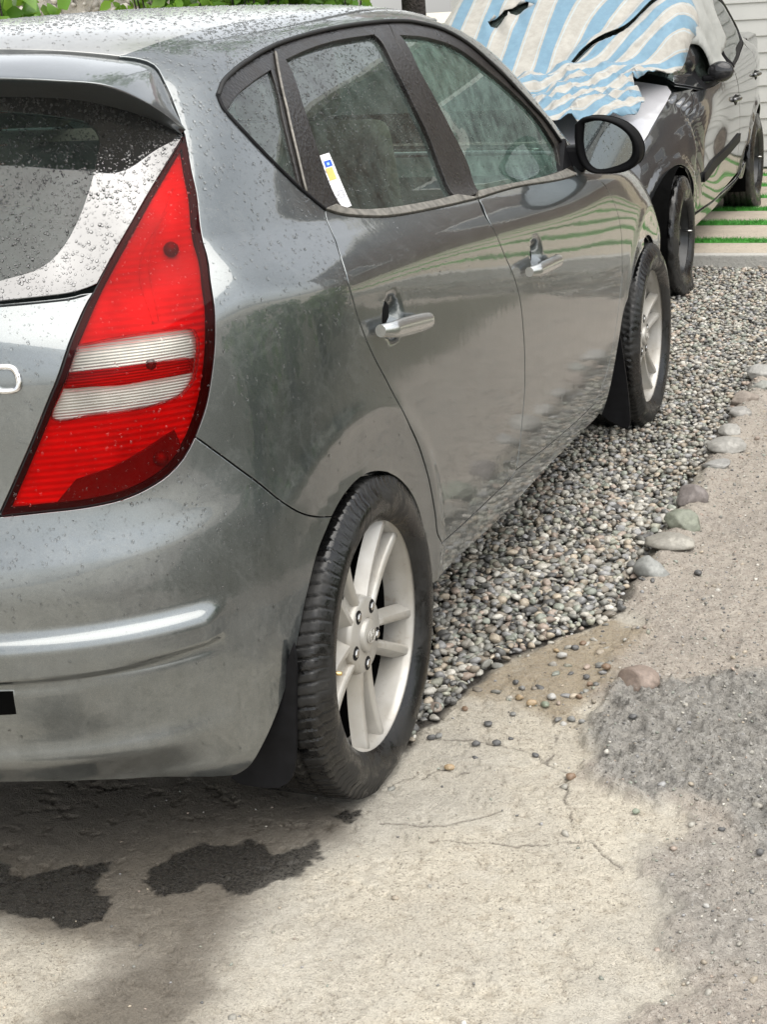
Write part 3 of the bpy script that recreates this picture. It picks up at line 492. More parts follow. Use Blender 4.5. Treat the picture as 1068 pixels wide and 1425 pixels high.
def ground_mat():
    b = NB('yard_ground'); A = b.n('Attribute', _attribute_name='zones'); B = b.n('Attribute', _attribute_name='stains_shade')
    a = b.n('SeparateColor'); b.put(a.inputs[0], A.outputs['Color']); q = b.n('SeparateColor'); b.put(q.inputs[0], B.outputs['Color'])
    n1 = b.noise(3.5, 6, .65); n2 = b.noise(38, 5, .7); n3 = b.noise(170, 3, .75); n4 = b.noise(420, 2, .7); n5 = b.noise(75, 5, .72, dist=1.2)
    con = b.mix(b.rng(n1, .3, .7), (.62, .57, .47), (.50, .455, .375))
    con = b.mix(b.rng(n2, .50, .66, 0, .7), con, (.36, .31, .24)); con = b.mix(b.rng(n5, .58, .67, 0, .65), con, (.25, .21, .165)); con = b.mix(b.rng(n3, .57, .66, 0, .85), con, (.16, .135, .105)); con = b.mix(b.rng(n3, .45, .34, 0, .7), con, (.66, .60, .49))
    con = b.mix(b.rng(n4, .62, .7, 0, .45), con, (.13, .11, .09))
    n0 = b.noise(1.7, 4, .6); con = b.mix(b.rng(n0, .46, .62, 0, .45), con, (.40, .385, .35)); con = b.mix(b.math('MULTIPLY', b.rng(b.noise(6, 5, .7), .52, .60), .45), con, (.58, .545, .47))
    dirt = b.mix(b.rng(n2, .3, .7), (.46, .41, .35), (.31, .27, .23)); dirt = b.mix(b.rng(n1, .5, .68, 0, .5), dirt, (.26, .235, .21)); dirt = b.mix(b.rng(n5, .54, .66, 0, .75), dirt, (.55, .51, .45)); dirt = b.mix(b.rng(n3, .44, .33, 0, .85), dirt, (.08, .07, .06)); dirt = b.mix(b.rng(n3, .57, .67, 0, .7), dirt, (.42, .39, .34))
    mud = b.mix(b.rng(n2, .35, .65), (.34, .325, .295), (.20, .195, .18)); mud = b.mix(b.rng(n5, .54, .64, 0, .7), mud, (.47, .455, .43)); mud = b.mix(b.rng(n3, .44, .34, 0, .8), mud, (.06, .056, .052))
    sand = b.mix(b.rng(n3, .35, .65), (.40, .32, .21), (.24, .19, .13)); sand = b.mix(b.rng(n5, .52, .62, 0, .7), sand, (.36, .32, .26)); sand = b.mix(b.rng(n3, .45, .36, 0, .7), sand, (.10, .08, .06))
    c = b.mix(a.outputs[0], con, dirt); c = b.mix(b.math('MULTIPLY', a.outputs[1], .88), c, mud); c = b.mix(b.math('MULTIPLY', a.outputs[2], .8), c, sand)
    c = b.mix(A.outputs['Alpha'], c, (.075, .066, .055))
    dmp_shade = b.math('MULTIPLY', q.outputs[1], b.rng(b.math('ADD', b.math('MULTIPLY', n2, .5), b.math('MULTIPLY', n3, .5)), .36, .56, .96, .74)); c = b.mix(dmp_shade, c, (.095, .078, .058))
    ws = b.math('MULTIPLY', q.outputs[0], b.rng(n3, .3, .62, 1, .72)); c = b.mix(ws, c, (.006, .0055, .005))
    c = b.mix(b.math('MULTIPLY', q.outputs[2], .75), c, (.07, .06, .05))
    c = b.mix(B.outputs['Alpha'], c, b.mix(b.rng(n2, .4, .6), (.10, .085, .065), (.12, .12, .075)))
    ro = b.math('SUBTRACT', .85, b.math('MULTIPLY', a.outputs[1], .28)); ro = b.math('SUBTRACT', ro, b.math('MULTIPLY', ws, .58)); ro = b.math('SUBTRACT', ro, b.math('MULTIPLY', dmp_shade, .18))
    hh = b.math('ADD', b.math('MULTIPLY', n3, .6), b.math('MULTIPLY', n4, .4))
    nn = b.bump(hh, .010, 1.0); nn = b.bump(n5, .010, .6, nn)
    return b.pbr(c, ro, 0, Normal=nn)
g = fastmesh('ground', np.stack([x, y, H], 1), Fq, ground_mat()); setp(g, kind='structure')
for nm, ar in (('zones', (np.clip(zd-zm*.0, 0, 1), np.clip(zm+zd2*.55, 0, 1), zs*(1-zg), zg)), ('stains_shade', (wet, damp_shade, crk, bed))):
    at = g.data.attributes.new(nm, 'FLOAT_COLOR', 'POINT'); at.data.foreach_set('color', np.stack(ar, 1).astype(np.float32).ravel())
# ---- gravel
def ico(sub):
    bm = bmesh.new(); bmesh.ops.create_icosphere(bm, subdivisions=sub, radius=1); V = np.array([v.co[:] for v in bm.verts]); Fx = np.array([[v.index for v in f.verts] for f in bm.faces]); bm.free(); return V, Fx
ICO = {1: ico(1), 2: ico(2), 3: ico(3), 4: ico(4)}
PAL = np.array([(.33, .31, .27), (.42, .40, .35), (.26, .25, .22), (.20, .20, .18), (.30, .30, .24), (.24, .26, .22), (.40, .34, .26), (.34, .27, .22), (.13, .13, .125), (.09, .09, .09), (.50, .48, .43), (.29, .29, .29), (.22, .19, .15)])
def pebble_mat(name='gravel_stone', rough=.42):
    b = NB(name); n = b.noise(160, 4, .7); c = b.mix(b.rng(n, .3, .7, 0, .55), b.attr('pcol'), (.10, .095, .085)); c = b.mix(b.rng(b.noise(60, 3), .6, .7, 0, .35), c, (.5, .47, .4))
    return b.pbr(c, b.rng(n, .3, .7, rough-.12, rough+.2), 0, Normal=b.bump(n, .002, .5))
PEBMAT = pebble_mat()
def rocks(name, P, rad, sub, mat, seed, flat=(.45, .8), parent=None):
    r_ = np.random.default_rng(seed); V0, F0 = ICO[sub]; n = len(P); m = len(V0)
    sc = np.stack([rad*r_.uniform(.85, 1.35, n), rad*r_.uniform(.7, 1.0, n), rad*r_.uniform(*flat, n)], 1)
    # facet the sphere with a few random planes -> angular pebbles
    V = np.repeat(V0[None], n, 0)
    for k in range(5):
        d = r_.normal(size=(n, 3)); d /= np.linalg.norm(d, axis=1)[:, None]; t = r_.uniform(.45, .85, n)
        s = np.einsum('nmk,nk->nm', V, d)-t[:, None]; V = V-np.clip(s, 0, None)[..., None]*d[:, None]*.85
    V = V*(1+.10*r_.normal(size=(n, m, 1))*(.5 if sub > 1 else 1))
    V = V*sc[:, None]
    q = r_.uniform(0, 2*math.pi, n); tl = r_.normal(0, .35, n); c, s = np.cos(q)[:, None], np.sin(q)[:, None]; ct, st = np.cos(tl)[:, None], np.sin(tl)[:, None]
    X, Y, Z = V[..., 0], V[..., 1], V[..., 2]; Y, Z = Y*ct-Z*st, Y*st+Z*ct; X, Y = X*c-Y*s, X*s+Y*c
    V = np.stack([X, Y, Z], -1)+P[:, None]
    Fc = (F0[None]+(np.arange(n)*m)[:, None, None]).reshape(-1, 3)
    o = fastmesh(name, V.reshape(-1, 3), Fc, mat, parent)
    col = PAL[r_.integers(0, len(PAL), n)]*r_.uniform(.8, 1.4, (n, 1)); col = np.repeat(np.c_[col, np.ones(n)], m, 0)
    at = o.data.attributes.new('pcol', 'FLOAT_COLOR', 'POINT'); at.data.foreach_set('color', col.astype(np.float32).ravel()); return o
def scatter(x0, x1, y0, y1, sp, seed):
    r_ = np.random.default_rng(seed); a, b_ = np.meshgrid(np.arange(x0, x1, sp), np.arange(y0, y1, sp), indexing='ij')
    return a.ravel()+r_.uniform(-.5, .5, a.size)*sp, b_.ravel()+r_.uniform(-.5, .5, a.size)*sp
GP = np.array(GRAV)
def gravel_points(x0, x1, y0, y1, sp, seed, z0):
    px, py = scatter(x0, x1, y0, y1, sp, seed); d = sdf(GP, np.stack([px, py], 1))+.03*(fbm(px, py, 16, 51, 4)-.5)*2
    r_ = np.random.default_rng(seed+1); k = (d > 0) & (r_.random(len(px)) < np.clip(.45+d/.05, 0, 1)); d = d[k]
    return np.stack([px[k], py[k], z0+r_.uniform(-.004, .006, k.sum())+np.clip(d/.25, 0, 1)*.010], 1)
rr = np.random.default_rng(99)
gp = np.vstack([gravel_points(.35, 1.25, .05, 1.9, .0178, 60, .000), gravel_points(.35, 1.25, .05, 1.9, .022, 62, .010)])
near_g = rocks('gravel', gp, rr.uniform(.0058, .0165, len(gp))*1.0, 2, PEBMAT, 63); setp(near_g, 'grey river gravel spread beside and under the parked car', 'gravel', kind='stuff')
gp = np.vstack([gravel_points(.30, 1.3, 1.9, 5.6, .0185, 70, .002), gravel_points(1.3, 3.0, 4.2, 5.6, .03, 74, .002), gravel_points(.30, 1.3, 1.9, 5.6, .022, 72, .012), gravel_points(-.9, .35, .1, 4.6, .034, 76, .002)])
far_g = rocks('gravel', gp, rr.uniform(.0065, .0165, len(gp)), 1, PEBMAT, 73); setp(far_g, 'grey river gravel running past the front wheel to the kerb', 'gravel', kind='stuff')
px, py = scatter(.85, 1.25, .28, .95, .021, 77); k = (np.random.default_rng(78).random(len(px)) < .16) & inside(np.array(SAND), np.stack([px, py], 1)) & ~inside(GP, np.stack([px, py], 1)); px, py = px[k], py[k]
sg_ = rocks('gravel', np.stack([px, py, height(px, py)+.001], 1), np.random.default_rng(79).uniform(.004, .011, len(px)), 2, PEBMAT, 79); setp(sg_, 'stray gravel half sunk in the sandy patch', 'gravel', kind='stuff')
# grit on dirt and concrete
def on_ground(px, py): return height(px, py)
px, py = scatter(.45, 1.9, -1.0, 3.4, .019, 80); r_ = np.random.default_rng(81)
dz = zone(DIRT, px, py, .03, .02, 9, 3); k = r_.random(len(px)) < (.05+.70*dz); px, py = px[k], py[k]
k = ~inside(GP, np.stack([px, py], 1))
for q in WETS: k &= ~inside(np.array(q), np.stack([px, py], 1))
px, py = px[k], py[k]
gr = rocks('grit', np.stack([px, py, on_ground(px, py)+.001], 1), r_.uniform(.0012, .0042, len(px))*np.where(r_.random(len(px)) < .10, 2.4, 1), 1, PEBMAT, 82); setp(gr, 'small stone chips strewn over the dirt and concrete', 'grit', kind='stuff')
# loose pebbles that can be counted
PCOL = ['dark grey', 'grey', 'tan', 'greenish grey', 'brown', 'pale grey']
PC = {'dark grey': (.10, .10, .10), 'grey': (.22, .22, .21), 'tan': (.38, .28, .17), 'greenish grey': (.22, .25, .19), 'brown': (.22, .15, .10), 'pale grey': (.45, .44, .41)}
def one_rock(name, X, Y, rx, rz, col, seed, sub=3, label=None, cat=None, group=None, rough=.42, sink=.25, wy=None):
    V0, F0 = ICO[sub]; r_ = np.random.default_rng(seed); V = V0.copy()
    for k in range(9):
        d = r_.normal(size=3); d /= np.linalg.norm(d); t = r_.uniform(.5, .9); s = V@d-t; V = V-np.clip(s, 0, None)[:, None]*d*.8
    V = V*(1+.22*(fbm(V0[:, 0]*2+9+seed, V0[:, 1]*2+V0[:, 2]*1.7+9, 1.1, seed, 4)-.5))[:, None]
    V = V*[rx, wy or rx*r_.uniform(.65, .9), rz]; a = r_.uniform(-.6, .6); c, s = math.cos(a), math.sin(a); V = V@np.array([[c, s, 0], [-s, c, 0], [0, 0, 1]])
    z = float(on_ground(np.array([X]), np.array([Y]))[0]); b = NB(name+'_stone'); n = b.noise(70, 5, .7); n2 = b.noise(22, 4, .6)
    cc = b.mix(b.rng(n, .35, .7, 0, .6), col, tuple(q*.45 for q in col)); cc = b.mix(b.rng(n2, .55, .68, 0, .5), cc, tuple(min(.6, q*1.6+.05) for q in col))
    m = b.pbr(cc, b.rng(n2, .3, .7, rough-.15, rough+.2), 0, Normal=b.bump(n, .004, .6))
    o = fastmesh(name, V, F0, m); o.location = (X, Y, z+rz*(1-2*sink)); setp(o, label, cat, group); return o
PEBCOL = ['grey', 'dark grey', 'dark grey', 'dark grey', 'dark grey', 'dark grey', 'tan', 'dark grey', 'dark grey', 'grey', 'pale grey', 'grey', 'pale grey', 'tan', 'greenish grey', 'tan', 'pale grey', 'dark grey', 'brown', 'dark grey', 'brown', 'brown', 'dark grey', 'grey', 'brown', 'greenish grey', 'dark grey', 'dark grey', 'pale grey', 'brown', 'grey', 'dark grey', 'brown', 'tan']
PEBLAB = ['grey pebble on the concrete just below the tan one of the sand edge', 'wide dark pebble on the concrete left of the small chip, above the crack', 'dark round pebble nearest the rear wheel on the long concrete crack', 'broad dark pebble on the crack right of the round one', 'tiny dark chip between the broad dark pebble and the grey one', 'dark pebble halfway along the long crack towards the mud', 'orange tan pebble alone on the concrete beside the rear tyre', 'tiny dark pebble touching the underside of the round one on the crack', 'dark upright pebble standing alone on the grey mud patch', 'grey pebble in the middle of the row of three at the mud edge', 'pale grey pebble left in the row of three at the mud edge', 'grey pebble right in the row of three at the mud edge', 'whitest pebble in the little cluster at the foot of the sand', 'orange pebble in the little cluster at the foot of the sand', 'greenish pebble in the little cluster at the foot of the sand', 'light tan flat pebble left of the orange one at the foot of the sand', 'large pale pebble lying alone in the middle of the sandy patch', 'dark pebble just above right of the large pale one in the sand', 'small brown pebble next to the dark one at the top of the sand', 'dark pebble left of the reddish brown rock, upper of two', 'brown pebble left of the reddish brown rock, lower of two', 'brown pebble between the cluster and the reddish brown rock', 'dark pebble at the left side of the sandy patch, upper of two', 'grey pebble at the left side of the sandy patch, lower of two', 'brown pebble touching the upper left of the reddish brown rock', 'greenish pebble below the front edge of the grey mud', 'dark pebble on the smooth grey dirt at lower right', 'dark pebble out on the dirt lane right of the border stones', 'pale pebble lowest of all on the dark dirt at lower right', 'brown pebble at the right end of the long crack', 'grey pebble right of the rear tyre, right one of a touching pair', 'dark pebble right of the rear tyre, left one of a touching pair', 'brown pebble at the left end of the sand beside the gravel', 'small tan pebble left of the dark one at the top of the sand']
for i, (X, Y, r) in enumerate(PEB):
    c = PEBCOL[i]; where = 'bare concrete beside the rear wheel' if Y < .30 and X < 1.2 else ('grey mud patch right of the concrete' if X > 1.2 else 'sandy edge of the gravel bed')
    one_rock('pebble', X, Y, r*.62, r*.40, PC[c], 200+i, 2, PEBLAB[i], 'pebble', 'loose pebbles scattered past the end of the gravel', .35, .12)
STI = {'a': ('smooth pale grey border stone at the near end of the gravel edge', (.40, .41, .38)), 'b': ('long flat beige border stone behind the smooth grey one', (.40, .37, .30)), 'c': ('mossy green angular border stone beside the gravel', (.27, .30, .20)),
       'd': ('purplish brown pointed border stone behind the mossy green one', (.24, .19, .17)), 'e': ('reddish brown rounded rock half buried in the grey mud', (.34, .23, .16)), 'f': ('long pale slab stone level with the front wheel', (.44, .42, .37)),
       'g': ('whitish wedge stone just beyond the long pale slab', (.48, .46, .41)), 'h': ('tan lumpy border stone past the front wheel', (.36, .28, .21)), 'i': ('small pale border stone between the whitish wedge and tan lump', (.42, .40, .36)),
       'j': ('low grey border stone nearer than the long pale slab', (.36, .35, .32)), 'k': ('farthest pale border stone at the right edge of the photo', (.42, .41, .37)), 'l': ('flat greenish grey stone beside the farthest border stone', (.33, .34, .29))}
for k, (X, Y, wd, ht) in STN.items():
    lab, c = STI[k]; one_rock('border_stone' if k != 'e' else 'rock', X, Y, wd*1.15, ht*1.2, tuple(.48*q_+.32*.26 for q_ in c), 300+ord(k), 4, lab, 'stone', 'stones along the edge of the gravel' if k != 'e' else None, .55, .48)
# ------------------------------------------------------------------ the grey hatchback
CAR = setp(empty('hatchback'), 'wet grey hatchback parked in front with red tail lamp and alloy wheels', 'car')
def bumpz(v, lo, hi, s): return smooth(lo-s, lo+s, v)*(1-smooth(hi-s, hi+s, v))
def fs(a, v):                                   # body side
    P = S(a, v); y, z = P[..., 1], P[..., 2]
    for cy, cz in ((.142, .905), (1.165, .845)):            # cups behind the door handles
        r = np.sqrt(((y-cy)/.060)**2+((z-cz)/.050)**2); P[..., 0] = P[..., 0]-.026*(1-smooth(.25, 1.0, r))
    return P
def frear(u, v):                                # across the tail, u signed from the centre line
    s = np.sign(u); P = S(np.abs(u)-LA, v); P[..., 0] = P[..., 0]*np.where(s == 0, 1, s); return P
def ftop(a, w):                                 # over the roof, w signed from the centre line
    P = S(a, VMAX-np.abs(w)); P[..., 0] = P[..., 0]*np.where(w < 0, 1, -1); return P
def ffront(u, v):                               # across the nose
    s = -np.sign(u); P = S(LB-np.abs(u), v); P[..., 0] = P[..., 0]*np.where(s == 0, 1, s); return P
def cv(name, h=.012): return catmull(TR[name], h)
def rv(P): return P[::-1]
def poly(*cs): return np.vstack([np.atleast_2d(np.asarray(c, float)) for c in cs])
def seg(name, a, b, h=.012): return catmull(TR[name][a:b+1], h)
def rearu(P): P = np.array(P, float); P[:, 0] += LA; return P
def sym(P):                                     # half polygon from centre (u=0) out and back -> mirrored closed polygon
    P = np.asarray(P, float); Q = P[::-1]*[-1, 1]; return np.vstack([P, Q])
arcF = lambda c, r, a0, a1, n: None
def yz2av(yz):                                  # solve the surface coordinates of a point on the side
    out = []
    for yy, zz in yz:
        q = np.array([max(yy*1.1, yy), v_of_z(zz)], float)
        for _ in range(14):
            r0 = S(*q)[1:]-[yy, zz]; e = 1e-5
            J = np.stack([(S(q[0]+e, q[1])[1:]-[yy, zz]-r0)/e, (S(q[0], q[1]+e)[1:]-[yy, zz]-r0)/e], 1)
            q = q+np.clip(np.linalg.solve(J, -r0), -.1, .1)
        out.append(q)
    return np.array(out)
# front wheel arch: traced rear half, circle for the front half
fa = [(2.585+.335*math.cos(t), .325+.335*math.sin(t)) for t in np.linspace(R(98), R(-22), 14)]
archF = np.vstack([catmull(TR['archF'][:-1], .012), catmull(yz2av(fa), .012)])
belt_front = np.array(TR['dlo_up'][-1])
PAINT_H = car_paint('handle_skylit_paint', (.52, .53, .52), dirt=.25)  # body paint lightened for the sky light on the handles' upward faces
# --- side panels (right side traced, left side mirrored)
ditch = np.vstack([catmull(TR['ditch'], .02), catmull([TR['ditch'][-1], (1.3, 1.658), (2.0, 1.655), (2.5, 1.625), (2.75, 1.55)], .02)])
wsedge = catmull([(2.75, 1.55), (2.80, 1.47), (2.82, 1.38), (2.86, 1.29), (2.90, 1.20), (2.80, 1.12), (2.55, 1.075)], .02)
quarter = poly(seg('seamtop', 3, 8), cv('lamp_right'), cv('bumpseam'), cv('arch'), [TR['rock_bot'][0]], [(.36, .372)], rv(cv('rdoor_rear')), cv('dlo_low'), cv('dlo_up'), rv(wsedge)[:-1], rv(ditch)[:-1])
panel('quarter_panel', quarter, fs, PAINT, CAR, h=.0125, gap=.0022, thick=.02, mirror=True)
rdoor = poly(seg('belt_low', 0, 5), rv(cv('bgap')), rv(cv('rdoor_bot')), rv(cv('rdoor_rear')))
RD = panel('rear_door', rdoor, fs, PAINT, CAR, h=.0125, gap=.0038, thick=.022, mirror=True)
fdoor = poly(seg('belt_low', 5, 7), rv(cv('fdoor_front')), rv(cv('fdoor_bot')), cv('bgap'))
FD = panel('front_door', fdoor, fs, PAINT, CAR, h=.0125, gap=.0038, thick=.022, mirror=True)
hood_edge = [(2.42, 1.075), (2.75, 1.050), (3.05, 1.02), (3.25, .93), (3.36, .84)]
fender = poly([TR['dlo_up'][-1]], wsedge[-1:], catmull(hood_edge, .02), catmull([(3.36, .84), (3.25, .74), (3.05, .68), (2.85, .62)], .02), rv(archF)[0:1] if False else rv(np.vstack([archF])), rv(cv('fdoor_front'))[-0:] if False else cv('fdoor_front'))
# archF runs from the sill over the wheel to the bumper, so walk it backwards
k_end = np.argmin(np.hypot(*(archF-np.array([2.85, .62])).T)); archU = archF[:k_end+1]
fender = poly(catmull(hood_edge, .02), catmull([(3.36, .84), (3.25, .74), (3.05, .68), archU[-1]], .02), rv(archU), cv('fdoor_front'), [TR['dlo_up'][-1]], wsedge[-1:])
panel('front_fender', fender, fs, PAINT, CAR, h=.016, gap=.0014, mirror=True)
rock = poly([TR['arch'][-1]], [(.345, .377)], cv('rdoor_bot'), cv('fdoor_bot'), [archF[0]+[0, .02]], rv(cv('rock_bot')))
panel('rocker_panel', rock, fs, PAINT, CAR, h=.016, gap=.0012, mirror=True)
# --- tail: bumper, tailgate, lamps, glass, spoiler
def moulding(u, v):
    au = np.abs(u); zt = KZ(v); end = 1-smooth(LA-.605, LA-.550, au)
    zc0, zc1 = .478+.012*smooth(.5, .9, au), .548
    prof = smooth(zc1+.020, zc1-.012, zt) if False else (1-smooth(zc1-.016, zc1+.014, zt))*smooth(zc0-.010, zc0+.007, zt)
    low = np.exp(-((zt-.325)/.022)**2)*.010-.016*(1-smooth(.25, .31, zt))
    groove = -.004*np.exp(-((zt-zc0+.012)/.010)**2)
    return end*(.016*prof+groove)+low*(1-smooth(LA-.74, LA-.50, au))
def fbump(u, v):
    P = frear(u, v); d = moulding(u, v); au = np.abs(u); e = 1e-3
    n = nrm(au-LA, v); n[..., 0] *= np.where(u < 0, -1, 1); return P+n*d[..., None]
lb = rearu(cv('lamp_bot')); lamp_tip_v = lb[-1, 1]
bump_half = poly([(0, .335)], rv(rearu(cv('bumpbot')))[:], rv(rearu(cv('bumpedge'))), rv(rearu(cv('bumpseam'))), lb, [(.30, lamp_tip_v-.004), (0, lamp_tip_v-.006)])
BUMP = panel('rear_bumper', sym(bump_half), fbump, PAINT, CAR, h=.0115, gap=.0024, thick=.018)
ll = rearu(cv('lamp_left')); gb_v = 1.1505
# where the glass bottom meets the lamp
ik = np.argmin(abs(ll[:, 1]-gb_v)); tg_half = poly([(0, lamp_tip_v+.002), (.30, lamp_tip_v+.004)], rv(ll[ik:]), [(0, gb_v)])
TG = panel('tailgate', sym(tg_half), frear, PAINT, CAR, h=.015, gap=.0022)
SPT = rearu(cv('seamtop'))
gl_top = 1.49
glass_half = poly([(0, gb_v+.002)], rv(ll[:ik]), rv(rearu(seg('seamtop', 6, 8))), [(.75, 1.520), (.4, 1.535), (0, 1.54)])
cg = rearu(catmull(TR['clearglass'], .015)); cg_half = poly([(0, cg[0, 1])], cg, [(0, cg[-1, 1])])
panel('rear_glass_border', sym(glass_half), frear, FRIT, TG, h=.018, gap=.003, off=-.003, holes=[sym(cg_half)], hole_gap=0, flange=0, thick=.005)
panel('rear_window', sym(cg_half), frear, REARGLASS, TG, h=.022, gap=0.0, off=-.0032, rim=False)
for k in range(9):                               # heating wires printed on the glass
    vv = 1.19+.035*k; P = frear(np.linspace(-.55, .55, 60), np.full(60, vv)); P[:, 1] += .006
    mesh('heater_wire', *tube(P, .0008, 5), simple('heater_wire', (.25, .06, .04), .5), TG)
# spoiler: seam -> lip -> under edge, lofted between three space curves
def arc3(P, n):
    Q = catmull(P, .006); t = np.r_[0, np.cumsum(np.linalg.norm(np.diff(Q, axis=0), axis=1))]; s_ = np.linspace(0, t[-1], n); return np.stack([np.interp(s_, t, Q[:, i]) for i in range(3)], 1)
q_ = np.array(TR['seamtop'][1:8]); q3 = S(q_[:, 0], q_[:, 1]); nh = 60
SEAM3 = arc3(np.vstack([[(0, q3[0, 1]-.035, q3[0, 2]+.011), (.22, q3[0, 1]-.020, q3[0, 2]+.008)], q3, [(.676, -.224, 1.296)]])+[0, -.003, -.005], nh)
LIP3 = arc3(np.array([(0, -.495, 1.416), (.25, -.485, 1.412), (.484, -.45, 1.40), (.567, -.43, 1.392), (.636, -.395, 1.380), (.664, -.342, 1.354), (.673, -.28, 1.323), (.678, -.232, 1.293)]), nh)
UND3 = arc3(np.array([(0, -.36, 1.376), (.25, -.35, 1.374), (.399, -.333, 1.368), (.511, -.296, 1.357), (.575, -.270, 1.339), (.627, -.248, 1.317), (.672, -.230, 1.289)]), nh)
sp_rows = []
for i in list(range(nh-1, 0, -1))+list(range(nh)):
    sg = 1
    A, L_, Cc = SEAM3[i], LIP3[i], UND3[i]; f_ = 1-(i/(nh-1))**2
    M1 = A*.66+L_*.34+np.array([.004*(1-f_), 0, .010*f_+.002]); M2 = A*.28+L_*.72+np.array([.004*(1-f_), 0, .010*f_+.002])
    row = np.array([A+[-.01*(1-f_), .03, -.022], A+[0, .001, -.004], A, A*.9+M1*.1+[0, 0, .001], M1, M2, L_*.92+M2*.08+[0, 0, .001], L_, L_+[0, .004, -.007*f_-.001], L_*.6+Cc*.4+[0, 0, -.004*f_], Cc+[0, -.004, -.001], Cc+[-.01*(1-f_), .03, -.012]])
    sp_rows.append(row)
sp_rows = [r_*[-1, 1, 1] for r_ in sp_rows[:nh-1]]+sp_rows[nh-1:]; nu = len(sp_rows)
SPR = np.array(sp_rows); m_ = SPR.shape[1]
Fsp = [(i*m_+j, (i+1)*m_+j, (i+1)*m_+j+1, i*m_+j+1) for i in range(nu-1) for j in range(m_-1)]
spo = mesh('spoiler', SPR.reshape(-1, 3), Fsp, PAINT, TG)
md = spo.modifiers.new('sub', 'SUBSURF'); md.levels = 1; md.render_levels = 2
V, Fc = tube(np.vstack([(SEAM3[::-1]*[-1, 1, 1])[:-1], SEAM3])[8:-8]+[0, .004, -.024], .016, 8); mesh('seam_filler', V, Fc, DARK, CAR)
# chrome badge figure on the tailgate
def badge():
    pts = []
    for t in np.linspace(0, 2*math.pi, 40, endpoint=False):
        c, s = math.cos(t), math.sin(t); pts.append((math.copysign(abs(c)**.62, c)*.0185, math.copysign(abs(s)**.62, s)*.0145))
    P = np.array(pts); u0 = LA+TR['badge'][1][0]; v0 = TR['badge'][1][1]
    C3 = frear(u0+P[:, 0]*1.05, v0+P[:, 1]*1.35); n = nrm(u0+P[:, 0]-LA, v0+P[:, 1]); C3 = C3+n*.003
    V, Fc = tube(np.vstack([C3, C3[:2]]), .0050, 8); mesh('badge_numeral', V, Fc, CHROME, TG)
badge()
# lamps
def lamp_poly(): return poly(cv('lamp_left'), [TR['lamp_bot'][-1]], rv(cv('lamp_bot')), rv(cv('lamp_right')))
LP = lamp_poly(); CLR = catmull(TR['clear']+TR['clear'][:1], .01)[:-1]; STR = poly(catmull(TR['stripe'][:4], .01), catmull(TR['stripe'][4:], .01))
def flens(a, v): return S(a, v)
TLs = panel('tail_lamp', LP, flens, GASKET, CAR, h=.02, gap=.001, off=-.004, thick=.03, flange=0, holes=[inset(redis(LP, .012), .010)], hole_gap=0, mirror=True)
inner = inset(redis(LP, .012), .005)
RL = panel('red_lens', inner, flens, REDLENS, TLs[0], h=.016, gap=0, off=.004, holes=[CLR], hole_gap=0, thick=.010, flange=0)
CL = panel('clear_lens', CLR, flens, CLEARLENS, TLs[0], h=.014, gap=.0006, off=.0042, thick=.010, flange=0, holes=[STR], hole_gap=0)
ST_ = panel('red_stripe', STR, flens, REDLENS, TLs[0], h=.012, gap=0, off=.0048, thick=.012, flange=0)
zsplit_hi, zsplit_lo = 1.02, .885
inn2 = inset(redis(LP, .012), .006)
panel('reflector', inn2, lambda a, v: S(a, v)-nrm(a, v)*.014, REFLECT, TLs[0], h=.016, gap=0, holes=[CLR], hole_gap=-.0, thick=.004, flange=0)
panel('clear_reflector', CLR, lambda a, v: S(a, v)-nrm(a, v)*.010, REFLECTC, TLs[0], h=.012, gap=0, thick=.004, flange=0)
# dark fog-light chamber in the lower part, dark bulb housings
fog = poly(catmull([(-.742, .862), (-.70, .872), (-.655, .880), (-.632, .882)], .01), catmull([(-.632, .882), (-.622, .845), (-.632, .812)], .01), catmull([(-.632, .812), (-.70, .800), (-.79, .800), (-.845, .805)], .01), [(-.80, .85)])
panel('fog_chamber', fog, lambda a, v: S(a, v)-nrm(a, v)*.009, LAMPIN, TLs[0], h=.012, gap=0, thick=.006, flange=0)
def bulb(a, v, r, d=.010):
    c = S(np.array([a]), np.array([v]))[0]-nrm(np.array([a]), np.array([v]))[0]*d; V0, F0 = ICO[2]; mesh('bulb', V0*r+c, F0, LAMPIN, TLs[0])
bulb(-.543, 1.150, .013); bulb(-.66, .853, .013); bulb(-.66, 1.00, .010, .014)
for s in (1, 2):                                   # moulded ridge lines inside the lens
    P = catmull([(-.500-.02*s, 1.30-.04*s), (-.56-.02*s, 1.17), (-.615-.01*s, 1.06)], .01); X = S(P[:, 0], P[:, 1])-nrm(P[:, 0], P[:, 1])*.014
    mesh('lens_ridge', *tube(X, .0016, 6), REFLECT, TLs[0])
# the left lamp: same parts, mirrored
for o in list(TLs[0].children):
    me = o.data.copy(); me.transform(Matrix.Diagonal((-1, 1, 1, 1))); me.flip_normals(); c = bpy.data.objects.new(o.name.split('.')[0], me); COL.objects.link(c); c.parent = TLs[1]
# bumper slot at the plate corner
def slot():
    q = rearu(TR['slot']); P = np.array([(.38, q[0, 1]), q[1], q[2], (.38, q[3, 1])])
    panel('bumper_slot', P, fbump, DARK, BUMP, h=.01, gap=0, off=.0012, thick=.004, flange=0)
    panel('bumper_slot_edge', P, fbump, PAINT, BUMP, h=.01, gap=-.0022, off=.0008, thick=.003, flange=0, holes=[P], hole_gap=0)
slot()
